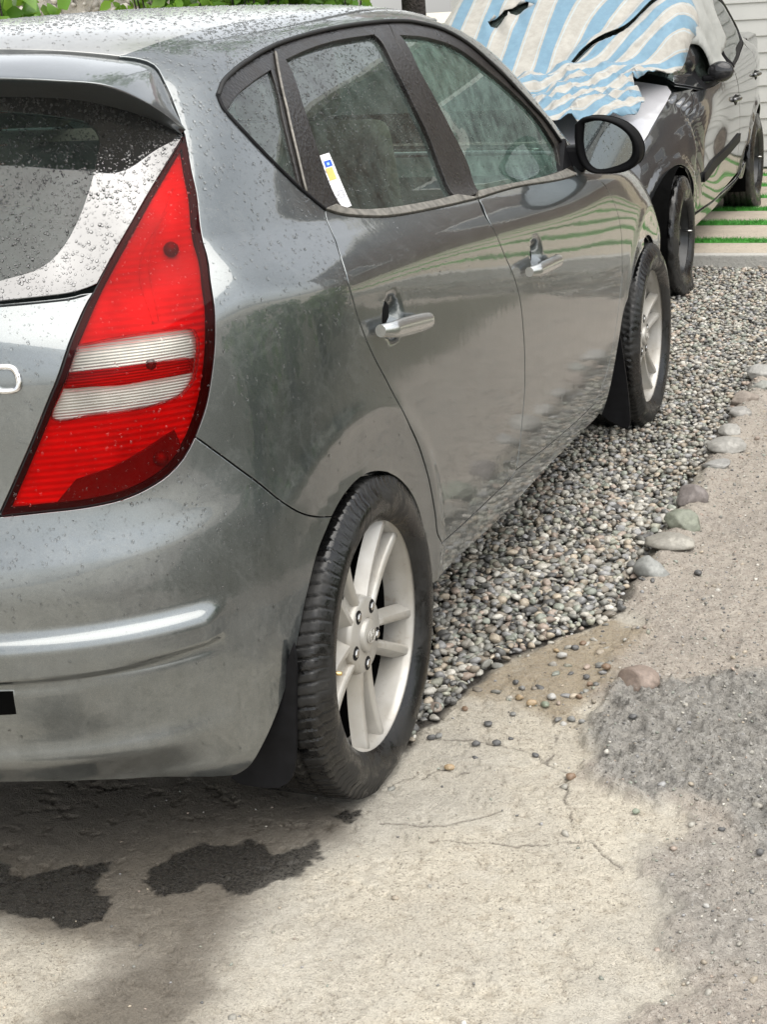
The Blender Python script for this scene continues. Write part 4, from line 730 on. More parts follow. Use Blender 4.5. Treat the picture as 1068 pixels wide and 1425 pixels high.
# --- roof, windscreen, bonnet
roof_half = None
rs = catmull(TR['seamtop'][:4], .02); rs_w = np.stack([rs[:, 0], VMAX-rs[:, 1]], 1)
r0 = np.vstack([[(-LA+.006, 0.0)], catmull([(-LA+.006, VMAX-v_of_z(1.4555)), (-1.12, VMAX-v_of_z(1.4535)), tuple(rs_w[0])], .03), rs_w[1:]])
dw = np.stack([ditch[:, 0], VMAX-ditch[:, 1]+.004], 1)[2:]
fr_ = np.array([(2.79, .640), (3.05, .648), (3.3, .651), (3.5, .653), (LB-.006, .655)])
rh = np.vstack([r0, dw[dw[:, 0] < 2.74], catmull(fr_, .03), [(LB-.006, 0.0)]])
roofP = np.vstack([rh, rh[::-1][1:-1]*[1, -1]])
panel('roof', roofP, ftop, PAINTR, CAR, h=.03, gap=.003)
ws = wsedge.copy(); ws_u = np.stack([LB-ws[:, 0]-.012, ws[:, 1]], 1)
wsh = poly([(0, 1.52)], [(.4, 1.525), (.8, 1.53)], ws_u[ws_u[:, 1] > 1.1][1:], [(.95, 1.10), (.5, 1.092), (0, 1.09)])
panel('windscreen', sym(wsh), ffront, GLASSF, CAR, h=.04, gap=.004, off=-.002, thick=.004, flange=0)
hh_ = np.stack([LB-np.array(catmull(hood_edge, .03))[:, 0]-.004, np.array(catmull(hood_edge, .03))[:, 1]], 1)
panel('bonnet', sym(poly([(0, 1.075)], [(.6, 1.082)], hh_, [(.3, .80), (0, .80)])), ffront, PAINT, CAR, h=.035, gap=.002)
panel('cowl', sym(poly([(0, 1.0905)], [(.5, 1.0925), (.95, 1.10), (1.3, 1.085), (1.40, 1.078), (.6, 1.0825), (0, 1.0755)])), ffront, BLACK, CAR, h=.03, gap=0, off=-.012, flange=0)
# front bumper (out of sight from here, still there)
fbh = poly([(0, .34)], [(.5, .34), (1.05, .36)], [(LB-2.86, .50)], [(LB-2.88, .60)], [(LB-3.05, .68), (LB-3.25, .74), (LB-3.36, .835), (.3, .795), (0, .795)])
panel('front_bumper', sym(fbh), ffront, PAINT, CAR, h=.035, gap=.002)
# --- side glass and frames
qfr = poly(rv(seg('dlo_up', 0, 4)), rv(seg('dlo_low', 1, 7)), [TR['dgapq'][-1]], rv(cv('dgapq'))[1:-1])
QG = catmull(TR['qglass']+TR['qglass'][:1], .012)[:-1]; RG = catmull(TR['rglass']+TR['rglass'][:1], .012)[:-1]; FG = catmull(TR['fglass']+TR['fglass'][:1], .012)[:-1]
QG = poly(catmull(TR['qglass'][:4], .012), catmull(TR['qglass'][3:8], .012), catmull(TR['qglass'][7:]+TR['qglass'][:1], .012)); RG = poly(catmull(TR['rglass'][:4], .012), catmull(TR['rglass'][3:9], .012), catmull(TR['rglass'][8:13], .012), catmull(TR['rglass'][12:]+TR['rglass'][:1], .012))
FG = poly(catmull(TR['fglass'][:8], .012), catmull(TR['fglass'][7:10], .012), catmull(TR['fglass'][9:]+TR['fglass'][:1], .012))
fS = lambda a, v: S(a, v)
panel('quarter_window_frame', qfr, fS, FRAME, CAR, h=.02, gap=.001, off=-.005, holes=[QG], hole_gap=-.001, thick=.014, flange=.004, mirror=True)
panel('quarter_window', QG, fS, GLASS, CAR, h=.012, gap=-.008, off=-.011, rim=False, mirror=True)
rfr = poly(seg('dlo_up', 4, 7), cv('bgap_up'), rv(seg('belt_low', 0, 4)), [TR['dlo_low'][0]], [TR['dlo_low'][1]], rv(cv('dgapq'))[:-1])
RFm = panel('rear_door_frame', rfr, fS, FRAME, CAR, h=.02, gap=.0014, off=-.003, holes=[RG], hole_gap=-.001, thick=.016, flange=.004, mirror=True)
panel('rear_door_window', RG, fS, GLASS, CAR, h=.012, gap=-.008, off=-.013, rim=False, mirror=True)
ffr = poly(rv(cv('bgap_up')), seg('dlo_up', 8, 18), rv(seg('belt_low', 5, 7)))
panel('front_door_frame', ffr, fS, FRAME, CAR, h=.02, gap=.0014, off=-.003, holes=[FG], hole_gap=-.001, thick=.016, flange=.004, mirror=True)
panel('front_door_window', FG, fS, GLASSF, CAR, h=.012, gap=-.008, off=-.013, rim=False, mirror=True)
def sidetube(nm, P, r, off, mat, squash=None):
    X = S(P[:, 0], P[:, 1])+nrm(P[:, 0], P[:, 1])*off
    for sg in (1, -1): mesh(nm, *tube(X*[sg, 1, 1], r, 8), mat, CAR)
sidetube('window_seal', poly(rv(cv('dlo_low')), cv('dlo_up')[:]) if False else cv('dlo_up')[:-18], .0045, .0005, GASKET)
sidetube('window_seal', cv('dlo_low'), .0042, .000, BLACK)
sidetube('door_edge_seal', cv('dgapq')[3:], .0028, -.002, TRIM)
blow, bup = cv('belt_low'), cv('belt_up')
for lo_, hi_ in (((0, 5), (0, 5)), ((5, 7), (6, 8))):                      # belt weatherstrips, one per door
    strip = poly(seg('belt_low', *lo_), rv(seg('belt_up', *hi_))); panel('belt_trim', strip, fS, TRIM, CAR, h=.012, gap=.001, off=.005, thick=.014, flange=0, mirror=True)
# windows sticker
sp_ = np.array(TR['sticker'])
def fstick(a, v): return S(a, v)-nrm(a, v)*.0125
def quad(p, q0, q1, r0, r1):                     # sub-rectangle of the sticker, q along its length, r across
    A, B, Cq, Dq = p; e = lambda q, r: (A*(1-r)+B*r)*(1-q)+(Dq*(1-r)+Cq*r)*q
    return np.array([e(q0, r0), e(q0, r1), e(q1, r1), e(q1, r0)])
STK = panel('window_sticker', sp_, fstick, simple('sticker_paper', (.80, .80, .82), .5, var=.05), RFm[0], h=.02, gap=0, thick=.001, flange=0)
def mark(q0, q1, r0, r1, col, nm='sticker_print'):
    panel(nm, quad(sp_, q0, q1, r0, r1), lambda a, v: S(a, v)-nrm(a, v)*.0119, simple('sticker_ink', col, .5, var=.1), STK, h=.01, gap=0, rim=False)
mark(.13, .25, .42, .88, (.02, .10, .55), 'blue_mark'); mark(.17, .22, .55, .72, (.35, .55, .85), 'blue_mark'); mark(.27, .50, .36, .80, (.85, .52, .16), 'orange_mark')
for k in range(17):
    if k in (5, 11): continue
    mark(.10+.048*k, .10+.048*k+.022, .08, .24+.10*((k*7) % 3)/2, (.30, .30, .34) if k not in (10, 12, 13) else (.12, .12, .14))
for k in range(3): mark(.56+.035*k, .575+.035*k, .42, .80, (.55, .55, .60))
mark(.70, .84, .55, .60, (.45, .45, .5)); mark(.70, .84, .82, .87, (.45, .45, .5)); mark(.70, .72, .60, .82, (.45, .45, .5)); mark(.82, .84, .60, .82, (.45, .45, .5))
# --- door handles
def handle(door, A, B, sg):
    A = np.array(A); B = np.array(B); n = 26; V = []; k = 14
    for i in range(n+1):
        t = i/n; c = A*(1-t)+B*t; bow = .030*min(1, math.sin(math.pi*t)*1.6+.50); hgt = .0185*(1-.35*abs(2*t-1)**3)*min(1, math.sqrt(max(0.02, min(t, 1-t))*30)+.25); dp = .0105*min(1, math.sqrt(max(.02, min(t, 1-t))*30)+.25)
        for q in range(k):
            a = 2*math.pi*q/k; V.append(((c[0]+bow+dp*math.cos(a))*sg, c[1], c[2]+hgt*math.sin(a)))
    Fc = [(i*k+q, i*k+(q+1) % k, (i+1)*k+(q+1) % k, (i+1)*k+q) for i in range(n) for q in range(k)]+[tuple(range(k)), tuple(range(n*k, n*k+k))]
    if sg < 0: Fc = [f[::-1] for f in Fc]
    ho_ = mesh('door_handle', V, Fc, PAINT_H, door); ho_.modifiers.new('edge', 'EDGE_SPLIT').split_angle = R(55)
    c = A*.62+B*.38; V0, F0 = ICO[2]
    mesh('handle_cup', (V0*[.004, .036, .024]+[c[0]-.016, c[1]-.004, c[2]+.024])*[sg, 1, 1], F0, MIRBLACK, door)
for i, sg in ((0, 1), (1, -1)):
    handle(RD[i], (.887, .030, .903), (.887, .288, .871), sg); handle(FD[i], (.887, 1.035, .826), (.887, 1.295, .812), sg)
V, Fc = lathe_x([(.884, .0001), (.8865, .006), (.888, .0055), (.8885, .0001)], 20); mesh('keyhole', [(p_[0], p_[1]+1.187, p_[2]+.790) for p_ in V], Fc, CHROME, FD[0])
# --- door mirrors
def mirror(sg):
    G = np.array([(.851, 1.1), (.886, 1.106), (.936, 1.093), (.976, 1.061), (.986, 1.027), (.978, .998), (.941, .979), (.883, .972), (.859, .994), (.847, 1.044)])
    Ho = np.array([(.825, 1.098), (.844, 1.114), (.902, 1.114), (.958, 1.095), (.992, 1.064), (1.008, 1.025), (1.002, .989), (.971, .966), (.909, .959), (.862, .966), (.833, 1.003), (.824, 1.053)])
    def loop(P, n=48):
        Q = catmull(np.vstack([P, P[:1]]), .004); t = np.r_[0, np.cumsum(np.hypot(*np.diff(Q, axis=0).T))]; s = np.linspace(0, t[-1], n, endpoint=False); return np.stack([np.interp(s, t, Q[:, 0]), np.interp(s, t, Q[:, 1])], 1)
    g, h = loop(G), loop(Ho); cen = h.mean(0); n = 48; rows = []
    for f_, y_, base in ((.97, 1.842, g), (1.0, 1.828, g), (.985, 1.816, h*.5+g*.5), (.985, 1.815, h), (1.0, 1.825, h), (1.01, 1.85, h), (.97, 1.90, h), (.85, 1.945, h), (.62, 1.975, h), (.3, 1.99, h), (.02, 1.994, h)):
        q = cen+(base-cen)*f_; rows.append(np.stack([q[:, 0], np.full(n, y_)-.10*(q[:, 0]-.91)*0, q[:, 1]], 1))
    V = np.vstack(rows)*[sg, 1, 1]; Fc = [(i*n+k, i*n+(k+1) % n, (i+1)*n+(k+1) % n, (i+1)*n+k) for i in range(len(rows)-1) for k in range(n)]
    bm = bmesh.new(); vv = [bm.verts.new(v) for v in V]; [bm.faces.new([vv[i] for i in f]) for f in Fc]
    M = bmobj('door_mirror', bm, MIRBLACK, CAR)
    gm = NB('mirror_glass'); n_ = gm.noise(120, 3, .7); gm.pbr((.24, .26, .265), gm.rng(n_, .58, .64, .02, .35), 1.0)
    V = np.stack([g[:, 0], np.full(n, 1.836)+.06*(g[:, 0]-.91), g[:, 1]], 1)*[sg, 1, 1]; mesh('mirror_glass', V, [tuple(range(n))], gm.m, M)
    boxo('mirror_arm', (.812*sg, 1.86, 1.0), (.075, .07, .074), BLACK, M, .014)
    tri = np.array([(.806, 1.70, .985), (.802, 1.86, .975), (.775, 1.86, 1.055)]); V = np.vstack([tri+[.012, 0, 0], tri-[.02, 0, 0]])*[sg, 1, 1]
    mesh('mirror_base', V, [(0, 1, 2), (5, 4, 3), (0, 3, 4, 1), (1, 4, 5, 2), (2, 5, 3, 0)], BLACK, M, smooth=False)
    capr = rows[5:]; Vc = np.vstack([np.array(r_)+(np.array(r_)-np.array([cen[0], 1.88, cen[1]]))*.02 for r_ in capr])*[sg, 1, 1]
    Fc = [(i*n+k, i*n+(k+1) % n, (i+1)*n+(k+1) % n, (i+1)*n+k) for i in range(1, len(capr)-1) for k in range(n)]
    bm = bmesh.new(); vv = [bm.verts.new(v) for v in Vc]; [bm.faces.new([vv[i] for i in f]) for f in Fc]; bmobj('mirror_cap', bm, MIRBLACK, M)
mirror(1); mirror(-1)
# --- wheels
def tyre_mesh(x0, r0=.3175, w=.215, rin=.236, n=288, ng=44):
    hw = w/2; prof = [(-hw+.01, rin-.012), (-hw-.002, rin), (-hw-.010, rin+.016), (-hw-.012, rin+.032), (-hw-.009, rin+.048), (-hw+.001, r0-.020), (-hw+.006, r0-.006)]
    xs = np.linspace(-hw+.013, hw-.013, 31)
    prof += [(x_, r0-.0035*(abs(x_)/hw)**3) for x_ in xs]
    prof += [(-a, b) for a, b in prof[:7]][::-1]
    lab = [0]*7+[1]*31+[0]*7
    def mod(j, t):
        if not lab[j]:
            if 5 <= j <= 6 or 38 <= j <= 39:
                ph = (t*ng/math.pi) % 1; return -.0035 if ph < .18 else 0
            if j in (3, 41): return 0
            return 0
        x_ = prof[j][0]; d = 0
        for gxx in (-.052, -.018, .018, .052):
            if abs(x_-gxx) < .0042: d = -.008
        sk = abs(x_)*9; ph = ((t*ng/math.pi)+sk) % 1
        if abs(x_) > .056: d = min(d, -.006 if ph < .16 else 0)
        elif abs(x_) > .02: d = min(d, -.005 if ((t*ng/math.pi)-x_*14) % 1 < .14 else 0)
        return d
    V, Fc = lathe_x(prof, n, mod); return [(p_[0]+x0, p_[1], p_[2]) for p_ in V], Fc
def wheel(nm, y, sg, ang0, cz=.308, camber=0.0):
    W = setp(empty(nm, (0, y, cz)), None); W.parent = CAR
    if camber: W.rotation_euler = (0, -camber*sg, 0)
    fl = lambda VF: ([(v[0]*sg, v[1], v[2]) for v in VF[0]], [f[::-1] for f in VF[1]] if sg < 0 else VF[1])
    V, Fc = tyre_mesh(.768, n=(864 if sg > 0 and y < 1 else 360)); V = [(a, b, max(c, -cz+.0015)) for a, b, c in V]; mesh('tyre', *fl((V, Fc)), TYRE, W)
    prof = [(.858, .228), (.866, .2325), (.871, .2365), (.8715, .2405), (.868, .243), (.862, .241)]
    mesh('rim_lip', *fl(lathe_x(prof, 120)), RIM, W)
    mesh('rim_barrel', *fl(lathe_x([(.866, .2325), (.858, .226), (.845, .223), (.80, .217)], 120)), RIM, W)
    mesh('rim_inner_shade', *fl(lathe_x([(.80, .2165), (.70, .207), (.67, .200), (.67, .03)], 72)), DARK, W)  # deeper barrel coloured black for the shade inside the wheel
    bm_parts = []
    def spoke(a):                                  # one pair of arms splitting from the hub
        parts = []
        for s_ in (-1, 1):
            rs_ = np.linspace(.036, .232, 15); V = []
            for r in rs_:
                t = (r-.036)/.196; lat = s_*(.0165+.0205*t**1.3); wid = .0115+.003*t; front = .8435+.014*t**2-.003*math.sin(math.pi*t); back = front-.027
                ins = -s_                           # inner side faces the slot between the arms
                outer = lat+s_*wid*.95; outb = lat+s_*(wid*.95+.009); innr = lat-s_*wid*.55; innb = lat-s_*(wid*.55+.003)
                pts = [(back, outb), (front-.008, outer+s_*.001), (front-.001, outer-s_*.003), (front, lat), (front-.003, innr+s_*.002), (front-.007, innr), (back, innb)]
                if s_ < 0: pts = pts[::-1]
                V += [(px, r*math.cos(a)-l_*math.sin(a), r*math.sin(a)+l_*math.cos(a)) for px, l_ in pts]
            k = 7; Fc = [(i*k+j, i*k+j+1, (i+1)*k+j+1, (i+1)*k+j) for i in range(14) for j in range(k-1)]+[(i*k+k-1, i*k, (i+1)*k, (i+1)*k+k-1) for i in range(14)]
            parts.append((V, Fc))
        # pocket floor between the arms near the hub
        V = []; nfl = 9
        for i in range(nfl):
            r = .04+.185*i/(nfl-1); t = (r-.036)/.196; lat = .0165+.0205*t**1.3; fx = .838-.028*(i/(nfl-1))**.8
            V += [(fx, r*math.cos(a)+lat*math.sin(a), r*math.sin(a)-lat*math.cos(a)), (fx, r*math.cos(a)-lat*math.sin(a), r*math.sin(a)+lat*math.cos(a))]
        parts.append((V, [(2*i, 2*i+1, 2*i+3, 2*i+2) for i in range(3)]))
        return join(*parts)
    for k in range(5):
        VF = spoke(ang0+2*math.pi*k/5); bm = bmesh.new(); vv = [bm.verts.new((v[0]*sg, v[1], v[2])) for v in VF[0]]
        for f in VF[1]: bm.faces.new([vv[i] for i in f])
        o = bmobj('spoke', bm, RIM, W); o.modifiers.new('edge', 'EDGE_SPLIT').split_angle = R(38)
    mesh('hub', *fl(lathe_x([(.79, .080), (.832, .079), (.840, .076), (.8445, .071), (.8445, .034)], 60)), RIM, W)
    HC = mesh('hub_cap', *fl(lathe_x([(.84, .034), (.851, .0325), (.8535, .029), (.8555, .015), (.856, .0005)], 48)), RIM, W)
    # slanted emblem on the cap
    P = np.array([(.8565, .021*math.cos(t), .013*math.sin(t)) for t in np.linspace(0, 2*math.pi, 33)]); mesh('cap_emblem', *tube([(a*sg, b, c) for a, b, c in P], .0013, 6), RIM, HC)
    for k in (-1, 1): mesh('cap_emblem', *tube([(.8565*sg, k*.007-.003, -.010), (.8565*sg, k*.007+.003, .010)], .0015, 6), RIM, HC)
    mesh('cap_emblem', *tube([(.8565*sg, -.007, -.001), (.8565*sg, .007, .001)], .0014, 6), RIM, HC)
    for k in range(5):
        a = ang0+2*math.pi*k/5; r = .0585; c = (r*math.cos(a), r*math.sin(a))
        ho = [(p_[0], p_[1]+c[0], p_[2]+c[1]) for p_ in lathe_x([(.8440, .0145), (.8452, .0135), (.8450, .0125), (.8449, .0003)], 24)[0]]
        LN = mesh('lug_hole', *fl((ho, lathe_x([(0, 1)]*4, 24)[1])), BLACK, W)
        hx = lathe_x([(.84, .0085), (.8465, .0085), (.8485, .0065), (.8485, .0004)], 6); mesh('lug_nut', *fl(([(p_[0], p_[1]+c[0], p_[2]+c[1]) for p_ in hx[0]], hx[1])), CHROME2, LN, smooth=False)
    mesh('brake_disc', *fl(lathe_x([(.745, .01), (.755, .075), (.738, .08), (.738, .140), (.722, .140), (.722, .02)], 60)), simple('brake_iron', (.022, .020, .019), .6, .3), W)
    mesh('valve', *tube([(.852*sg, -.203, .010), (.875*sg, -.200, .010)], .004, 8), simple('brass', (.65, .45, .2), .3, .9), W)
    return W
CHROME2 = simple('lug_steel', (.55, .54, .52), .25, 1.0, var=.15)
wheel('wheel', 0, 1, R(-21)); wheel('wheel', 2.65, 1, R(16)); wheel('wheel', 0, -1, R(20)); wheel('wheel', 2.65, -1, R(50))
# wheel-arch liners, underbody, mudflaps
for y_, z_ in ((-.05, .333), (2.59, .325)):
    for sg in (1, -1):
        V, Fc = lathe_x([(.862, .335), (.80, .352), (.52, .352), (.52, .02)], 48, None, R(-25), R(194)); mesh('wheel_arch_liner', [(min(v[0], .865*max(0, 1-max(0, (.1-(v[1]+y_))/.80)**2.9)**(1/2.9)-.045)*sg, v[1]+y_, v[2]+z_) for v in V], Fc, DARK, CAR)
boxo('underbody', (0, 1.30, .285), (1.62, 1.95, .12), DARK, CAR, .03); boxo('underbody', (0, -.33, .32), (.95, .36, .12), DARK, CAR, .03); boxo('underbody', (0, 2.95, .27), (1.1, .5, .10), DARK, CAR, .03)
mesh('exhaust_pipe', *tube([(-.35, .3, .22), (-.35, -.3, .22), (-.37, -.58, .21)], .025, 12), DARK, CAR)
def flap(P, y_, sg, lean=.0):
    P = catmull(np.vstack([P, P[:1]]), .012)[:-1]; n = len(P); zt = P[:, 1].max()
    fr1 = np.stack([P[:, 0]*sg, y_-lean*(zt-P[:, 1]), P[:, 1]], 1); V = np.vstack([fr1, fr1+[0, .008, 0]]); Fc = [tuple(range(n))[::-1], tuple(range(n, 2*n))]+[(i, (i+1) % n, n+(i+1) % n, n+i) for i in range(n)]
    mesh('mudflap', V, Fc, RUBBER, CAR, smooth=False)
FR_ = [(.842, .427), (.844, .39), (.839, .335), (.827, .206), (.821, .174), (.808, .152), (.79, .14), (.707, .138), (.694, .147), (.725, .17), (.785, .272), (.814, .346), (.829, .396)]
FF_ = [(.853, .394), (.862, .324), (.875, .218), (.880, .147), (.878, .10), (.864, .094), (.793, .13), (.745, .167), (.760, .22), (.814, .30), (.839, .376)]
flap(FR_, -.325, 1); flap(FR_, -.325, -1); flap(FF_, 2.245, 1); flap(FF_, 2.245, -1)
# --- cabin
boxo('cabin_floor', (0, 1.0, .36), (1.55, 2.2, .06), DARK, CAR, .01)
boxo('bulkhead', (0, 2.28, .62), (1.45, .06, .62), DARK, CAR, .01)
def seatpiece(name, mat, c, s, rx, par=None, bev=.05):
    bm = bmesh.new(); add_box(bm, (0, 0, 0), s, bev, None, 4); o = bmobj(name, bm, mat, par or CAR); o.location = c; o.rotation_euler = (rx, 0, 0); return o
for sx in (-.36, .36):
    fs_ = seatpiece('front_seat', SEAT, (sx, 1.30, .56), (.50, .50, .18), R(6)); fs_.rotation_euler = (0, 0, 0)
    b_ = seatpiece('seat_back', SEAT, (0, -.30, .34), (.48, .13, .62), R(18), fs_); b_.location = (0, -.30, .34)
    h_ = seatpiece('headrest', SEAT, (0, -.41, .74), (.26, .09, .17), R(12), fs_, .04)
rb_ = seatpiece('rear_seat', SEATD, (0, .36, .56), (1.28, .48, .18), 0)
seatpiece('seat_back', SEATD, (0, -.27, .30), (1.28, .14, .56), R(20), rb_)
for sx in (-.36, 0, .36): seatpiece('headrest', SEATD, (sx, -.38, .63), (.25, .09, .14), R(15), rb_, .04)
boxo('parcel_shelf', (0, -.33, .93), (1.16, .34, .02), SEATD, CAR, .006)
boxo('dashboard', (0, 2.00, .86), (1.42, .46, .24), DASH, CAR, .07)
t_ = np.linspace(0, 2*math.pi, 33); mesh('steering_wheel', *tube([(-.36+.185*math.cos(a), 1.68+.07*math.sin(a)*1, .91+.17*math.sin(a)) for a in t_], .014, 8), BLACK, CAR)
panel('headliner', np.array([(-.3, -.50), (2.7, -.50), (2.7, .50), (-.3, .50)]), lambda a, w: ftop(a, w)-np.array([0, 0, .03]), LINER, CAR, h=.08, gap=0, rim=False)
# --- rain drops on paint, glass and lamps
def drops():
    r_ = np.random.default_rng(17); Vs = []; Fs = []; cnt = 0
    base = np.array([(math.cos(t), math.sin(t), 0) for t in np.linspace(0, 2*math.pi, 8, endpoint=False)]); mid = base*[.74, .74, 1]+[0, 0, .42]; dome = np.vstack([base, mid, [[0, 0, .58]]])
    Fd = [(k, (k+1) % 8, 8+(k+1) % 8, 8+k) for k in range(8)]; Ft = [(8+k, 8+(k+1) % 8, 16) for k in range(8)]
    def add(f, a, v, rad, off):
        P = f(a, v); e = 5e-4; du = f(a+e, v)-f(a-e, v); dv = f(a, v+e)-f(a, v-e); N = np.cross(du, dv); N /= np.linalg.norm(N, axis=1)[:, None]+1e-9
        T = dv/(np.linalg.norm(dv, axis=1)[:, None]+1e-9); B = np.cross(T, N); el = r_.uniform(1, 1.5, len(a)); th = r_.uniform(-.5, .5, len(a))
        T2 = T*np.cos(th)[:, None]+B*np.sin(th)[:, None]; B2 = np.cross(T2, N)
        q = P[:, None]+N[:, None]*off+rad[:, None, None]*(dome[None, :, 0:1]*B2[:, None]+dome[None, :, 1:2]*el[:, None, None]*T2[:, None]+dome[None, :, 2:3]*N[:, None])
        return q.reshape(-1, 3), len(a)
    jobs = []
    def region(f, pl, dens, rmin, rmax, off, sgn=1, fade=None):
        pl = np.asarray(pl); lo, hi = pl.min(0), pl.max(0); n = int((hi-lo).prod()*dens); p_ = lo+(hi-lo)*r_.random((n, 2)); k = inside(pl, p_)
        if fade is not None: k &= r_.random(n) < fade(p_)
        p_ = p_[k]; rad = rmin+(rmax-rmin)*r_.random(len(p_))**3.2; jobs.append((f, p_[:, 0], p_[:, 1], rad, off))
    up = lambda p_: .12+.88*smooth(.80, 1.10, p_[:, 1])
    region(fs, quarter, 6500, .0010, .0030, 0, fade=lambda p_: up(p_)*(1-.75*smooth(.3, 1.5, p_[:, 0])))
    region(frear, rearu(glass_half-[LA, 0]), 30000, .0008, .0030, -.003, fade=lambda p_: smooth(.05, .35, p_[:, 0])); 
    region(frear, tg_half, 6000, .0009, .0026, 0, fade=lambda p_: smooth(.2, .45, p_[:, 0]))
    region(fbump, bump_half, 7500, .0009, .0028, 0, fade=lambda p_: (.06+.94*smooth(.60, .72, p_[:, 1]))*smooth(.2, .42, p_[:, 0]))
    region(flens, inner, 5500, .0009, .0026, .0042)
    region(fS, RG, 9000, .0008, .0024, -.0128, fade=lambda p_: .25+.75*smooth(1.2, 1.45, p_[:, 1])); region(fS, QG, 9000, .0008, .0022, -.0108); region(fS, FG, 5000, .0007, .0018, -.0128)
    region(fS, rdoor, 700, .0008, .0020, 0, fade=lambda p_: smooth(.8, 1.0, p_[:, 1]))
    for sgp in (1, -1): region(ftop, rh*[1, sgp], 1100, .0012, .0032, 0)
    nv = 0
    for f, a, v, rad, off in jobs:
        q, n = add(f, a, v, rad, off); Vs.append(q); k = (np.arange(n)*17)[:, None, None]+nv; Fs += (np.array(Fd)[None]+k).reshape(-1, 4).tolist(); Fs += (np.array(Ft)[None]+k).reshape(-1, 3).tolist(); nv += n*17
    V = np.vstack(Vs); q4 = [f for f in Fs if len(f) == 4]; q3 = [f for f in Fs if len(f) == 3]
    T3 = np.array(q3+[(a, b, c) for a, b, c, d in q4]+[(a, c, d) for a, b, c, d in q4]); o = fastmesh('rain_drops', V, T3, WATER, CAR); o['kind'] = 'stuff'; print('drops', nv//17)
drops()
# ------------------------------------------------------------------ the dented dark car under its tarpaulin
# car 2, local frame: y rearwards from nose, x to its left, z up
K2=np.array([(.55,.19),(.70,.195),(.765,.215),(.785,.27),(.800,.36),(.815,.48),(.826,.60),(.828,.70),(.824,.80),(.812,.87),(.790,.925),(.765,.955),(.748,.985),(.725,1.06),(.690,1.17),(.650,1.27),(.605,1.35),(.55,1.402),(.45,1.432),(.30,1.448),(.15,1.454),(0,1.456)])
KL2=np.r_[0,np.cumsum(np.hypot(*np.diff(K2,axis=0).T))];V2=KL2[-1]
YN2=np.array([(.19,.20),(.28,.06),(.45,0.0),(.55,.02),(.65,.07),(.74,.20),(.82,.50),(.88,.82),(.93,1.08),(.965,1.26),(1.05,1.40),(1.2,1.62),(1.3,1.78),(1.38,1.93),(1.43,2.15),(1.456,2.5)])
YR2=np.array([(.19,4.0),(.3,4.15),(.5,4.19),(.8,4.17),(.95,4.08),(.99,3.80),(1.1,3.58),(1.3,3.2),(1.4,2.95),(1.456,2.6)])
def half(q,y0,n):
    s=np.clip((y0-q)/y0,0,1);return np.maximum(1-s**n,0)**(1/n)
def S2(a,v):
    """a in 0..1 nose to tail"""
    a=np.asarray(a,float);v=np.asarray(v,float)
    X=cr(KL2,K2[:,0],v);Z=cr(KL2,K2[:,1],v)
    yn=cr(YN2[:,0],YN2[:,1],Z);yr=cr(YR2[:,0],YR2[:,1],Z)
    q=.5-.5*np.cos(np.pi*a)
    q=.55*q+.45*a
    up=sm(.92,1.08,Z)
    n=2.6+2.2*up
    c=half(q,.36-.1*up,n)*half(1-q,.3,2.8)
    x=X*c;y=yn+(yr-yn)*q;z=Z
    for cy in (.80,3.243):
        r=np.hypot(y-cy,z-.285);x=x+.012*(1-sm(.36,.39,r))
    return np.stack([x,y,z],-1)
def nrm2(a,v,e=1e-4):
    du=(S2(a+e,v)-S2(a-e,v))/(2*e);dv=(S2(a,v+e)-S2(a,v-e))/(2*e)
    n=np.cross(du,dv);return n/(np.linalg.norm(n,axis=-1,keepdims=True)+1e-12)
def place2(P,x0=-.22,y0=4.08,pitch=.028,yaw=0.0,zoff=0.0):
    P=np.asarray(P,float);y=P[...,1];z=P[...,2];x=P[...,0]
    yy=y-.80
    c,s=np.cos(pitch),np.sin(pitch)
    Y=.80+yy*c-z*s;Zz=yy*s+z*c
    cc,ss=np.cos(yaw),np.sin(yaw)
    xx=x*cc-(Y-.8)*ss;Yn=x*ss+(Y-.8)*cc+.8
    return np.stack([xx+x0,Yn+y0,Zz+zoff],-1)
X2, Y2, PITCH2 = -.24, 4.08, .028
def W2(P): return place2(P, x0=X2, y0=Y2, pitch=PITCH2)
CAR2 = setp(empty('saloon_car'), 'dark grey dented saloon car half covered by a striped tarpaulin', 'car')
CAR2.location = (X2, Y2+.80-.80*math.cos(PITCH2), -.80*math.sin(PITCH2)); CAR2.rotation_euler = (PITCH2, 0, 0)
LS = 4.2
_A2 = np.linspace(.0005, 1, 900)**2; _V2 = np.linspace(.001, V2-.001, 320); _ga2, _gv2 = np.meshgrid(_A2, _V2, indexing='ij'); _GS = S2(_ga2, _gv2)
def yz2(L, h=.02):
    L = catmull(np.array(L, float), h) if len(L) > 1 else np.array(L, float); out = []
    for yy, zz in L:
        d = (_GS[..., 1]-yy)**2+(_GS[..., 2]-zz)**2; i = np.unravel_index(d.argmin(), d.shape); q = np.array([_ga2[i], _gv2[i]])
        for _ in range(8):
            r0 = S2(*q)[1:]-[yy, zz]; e = 1e-5; J = np.stack([(S2(q[0]+e, q[1])[1:]-[yy, zz]-r0)/e, (S2(q[0], q[1]+e)[1:]-[yy, zz]-r0)/e], 1)
            try: q = q+np.clip(np.linalg.solve(J, -r0), -.02, .02)
            except Exception: break
            q = np.clip(q, [.001, .001], [.999, V2-.001])
        out.append([q[0]*LS, q[1]])
    return np.array(out)
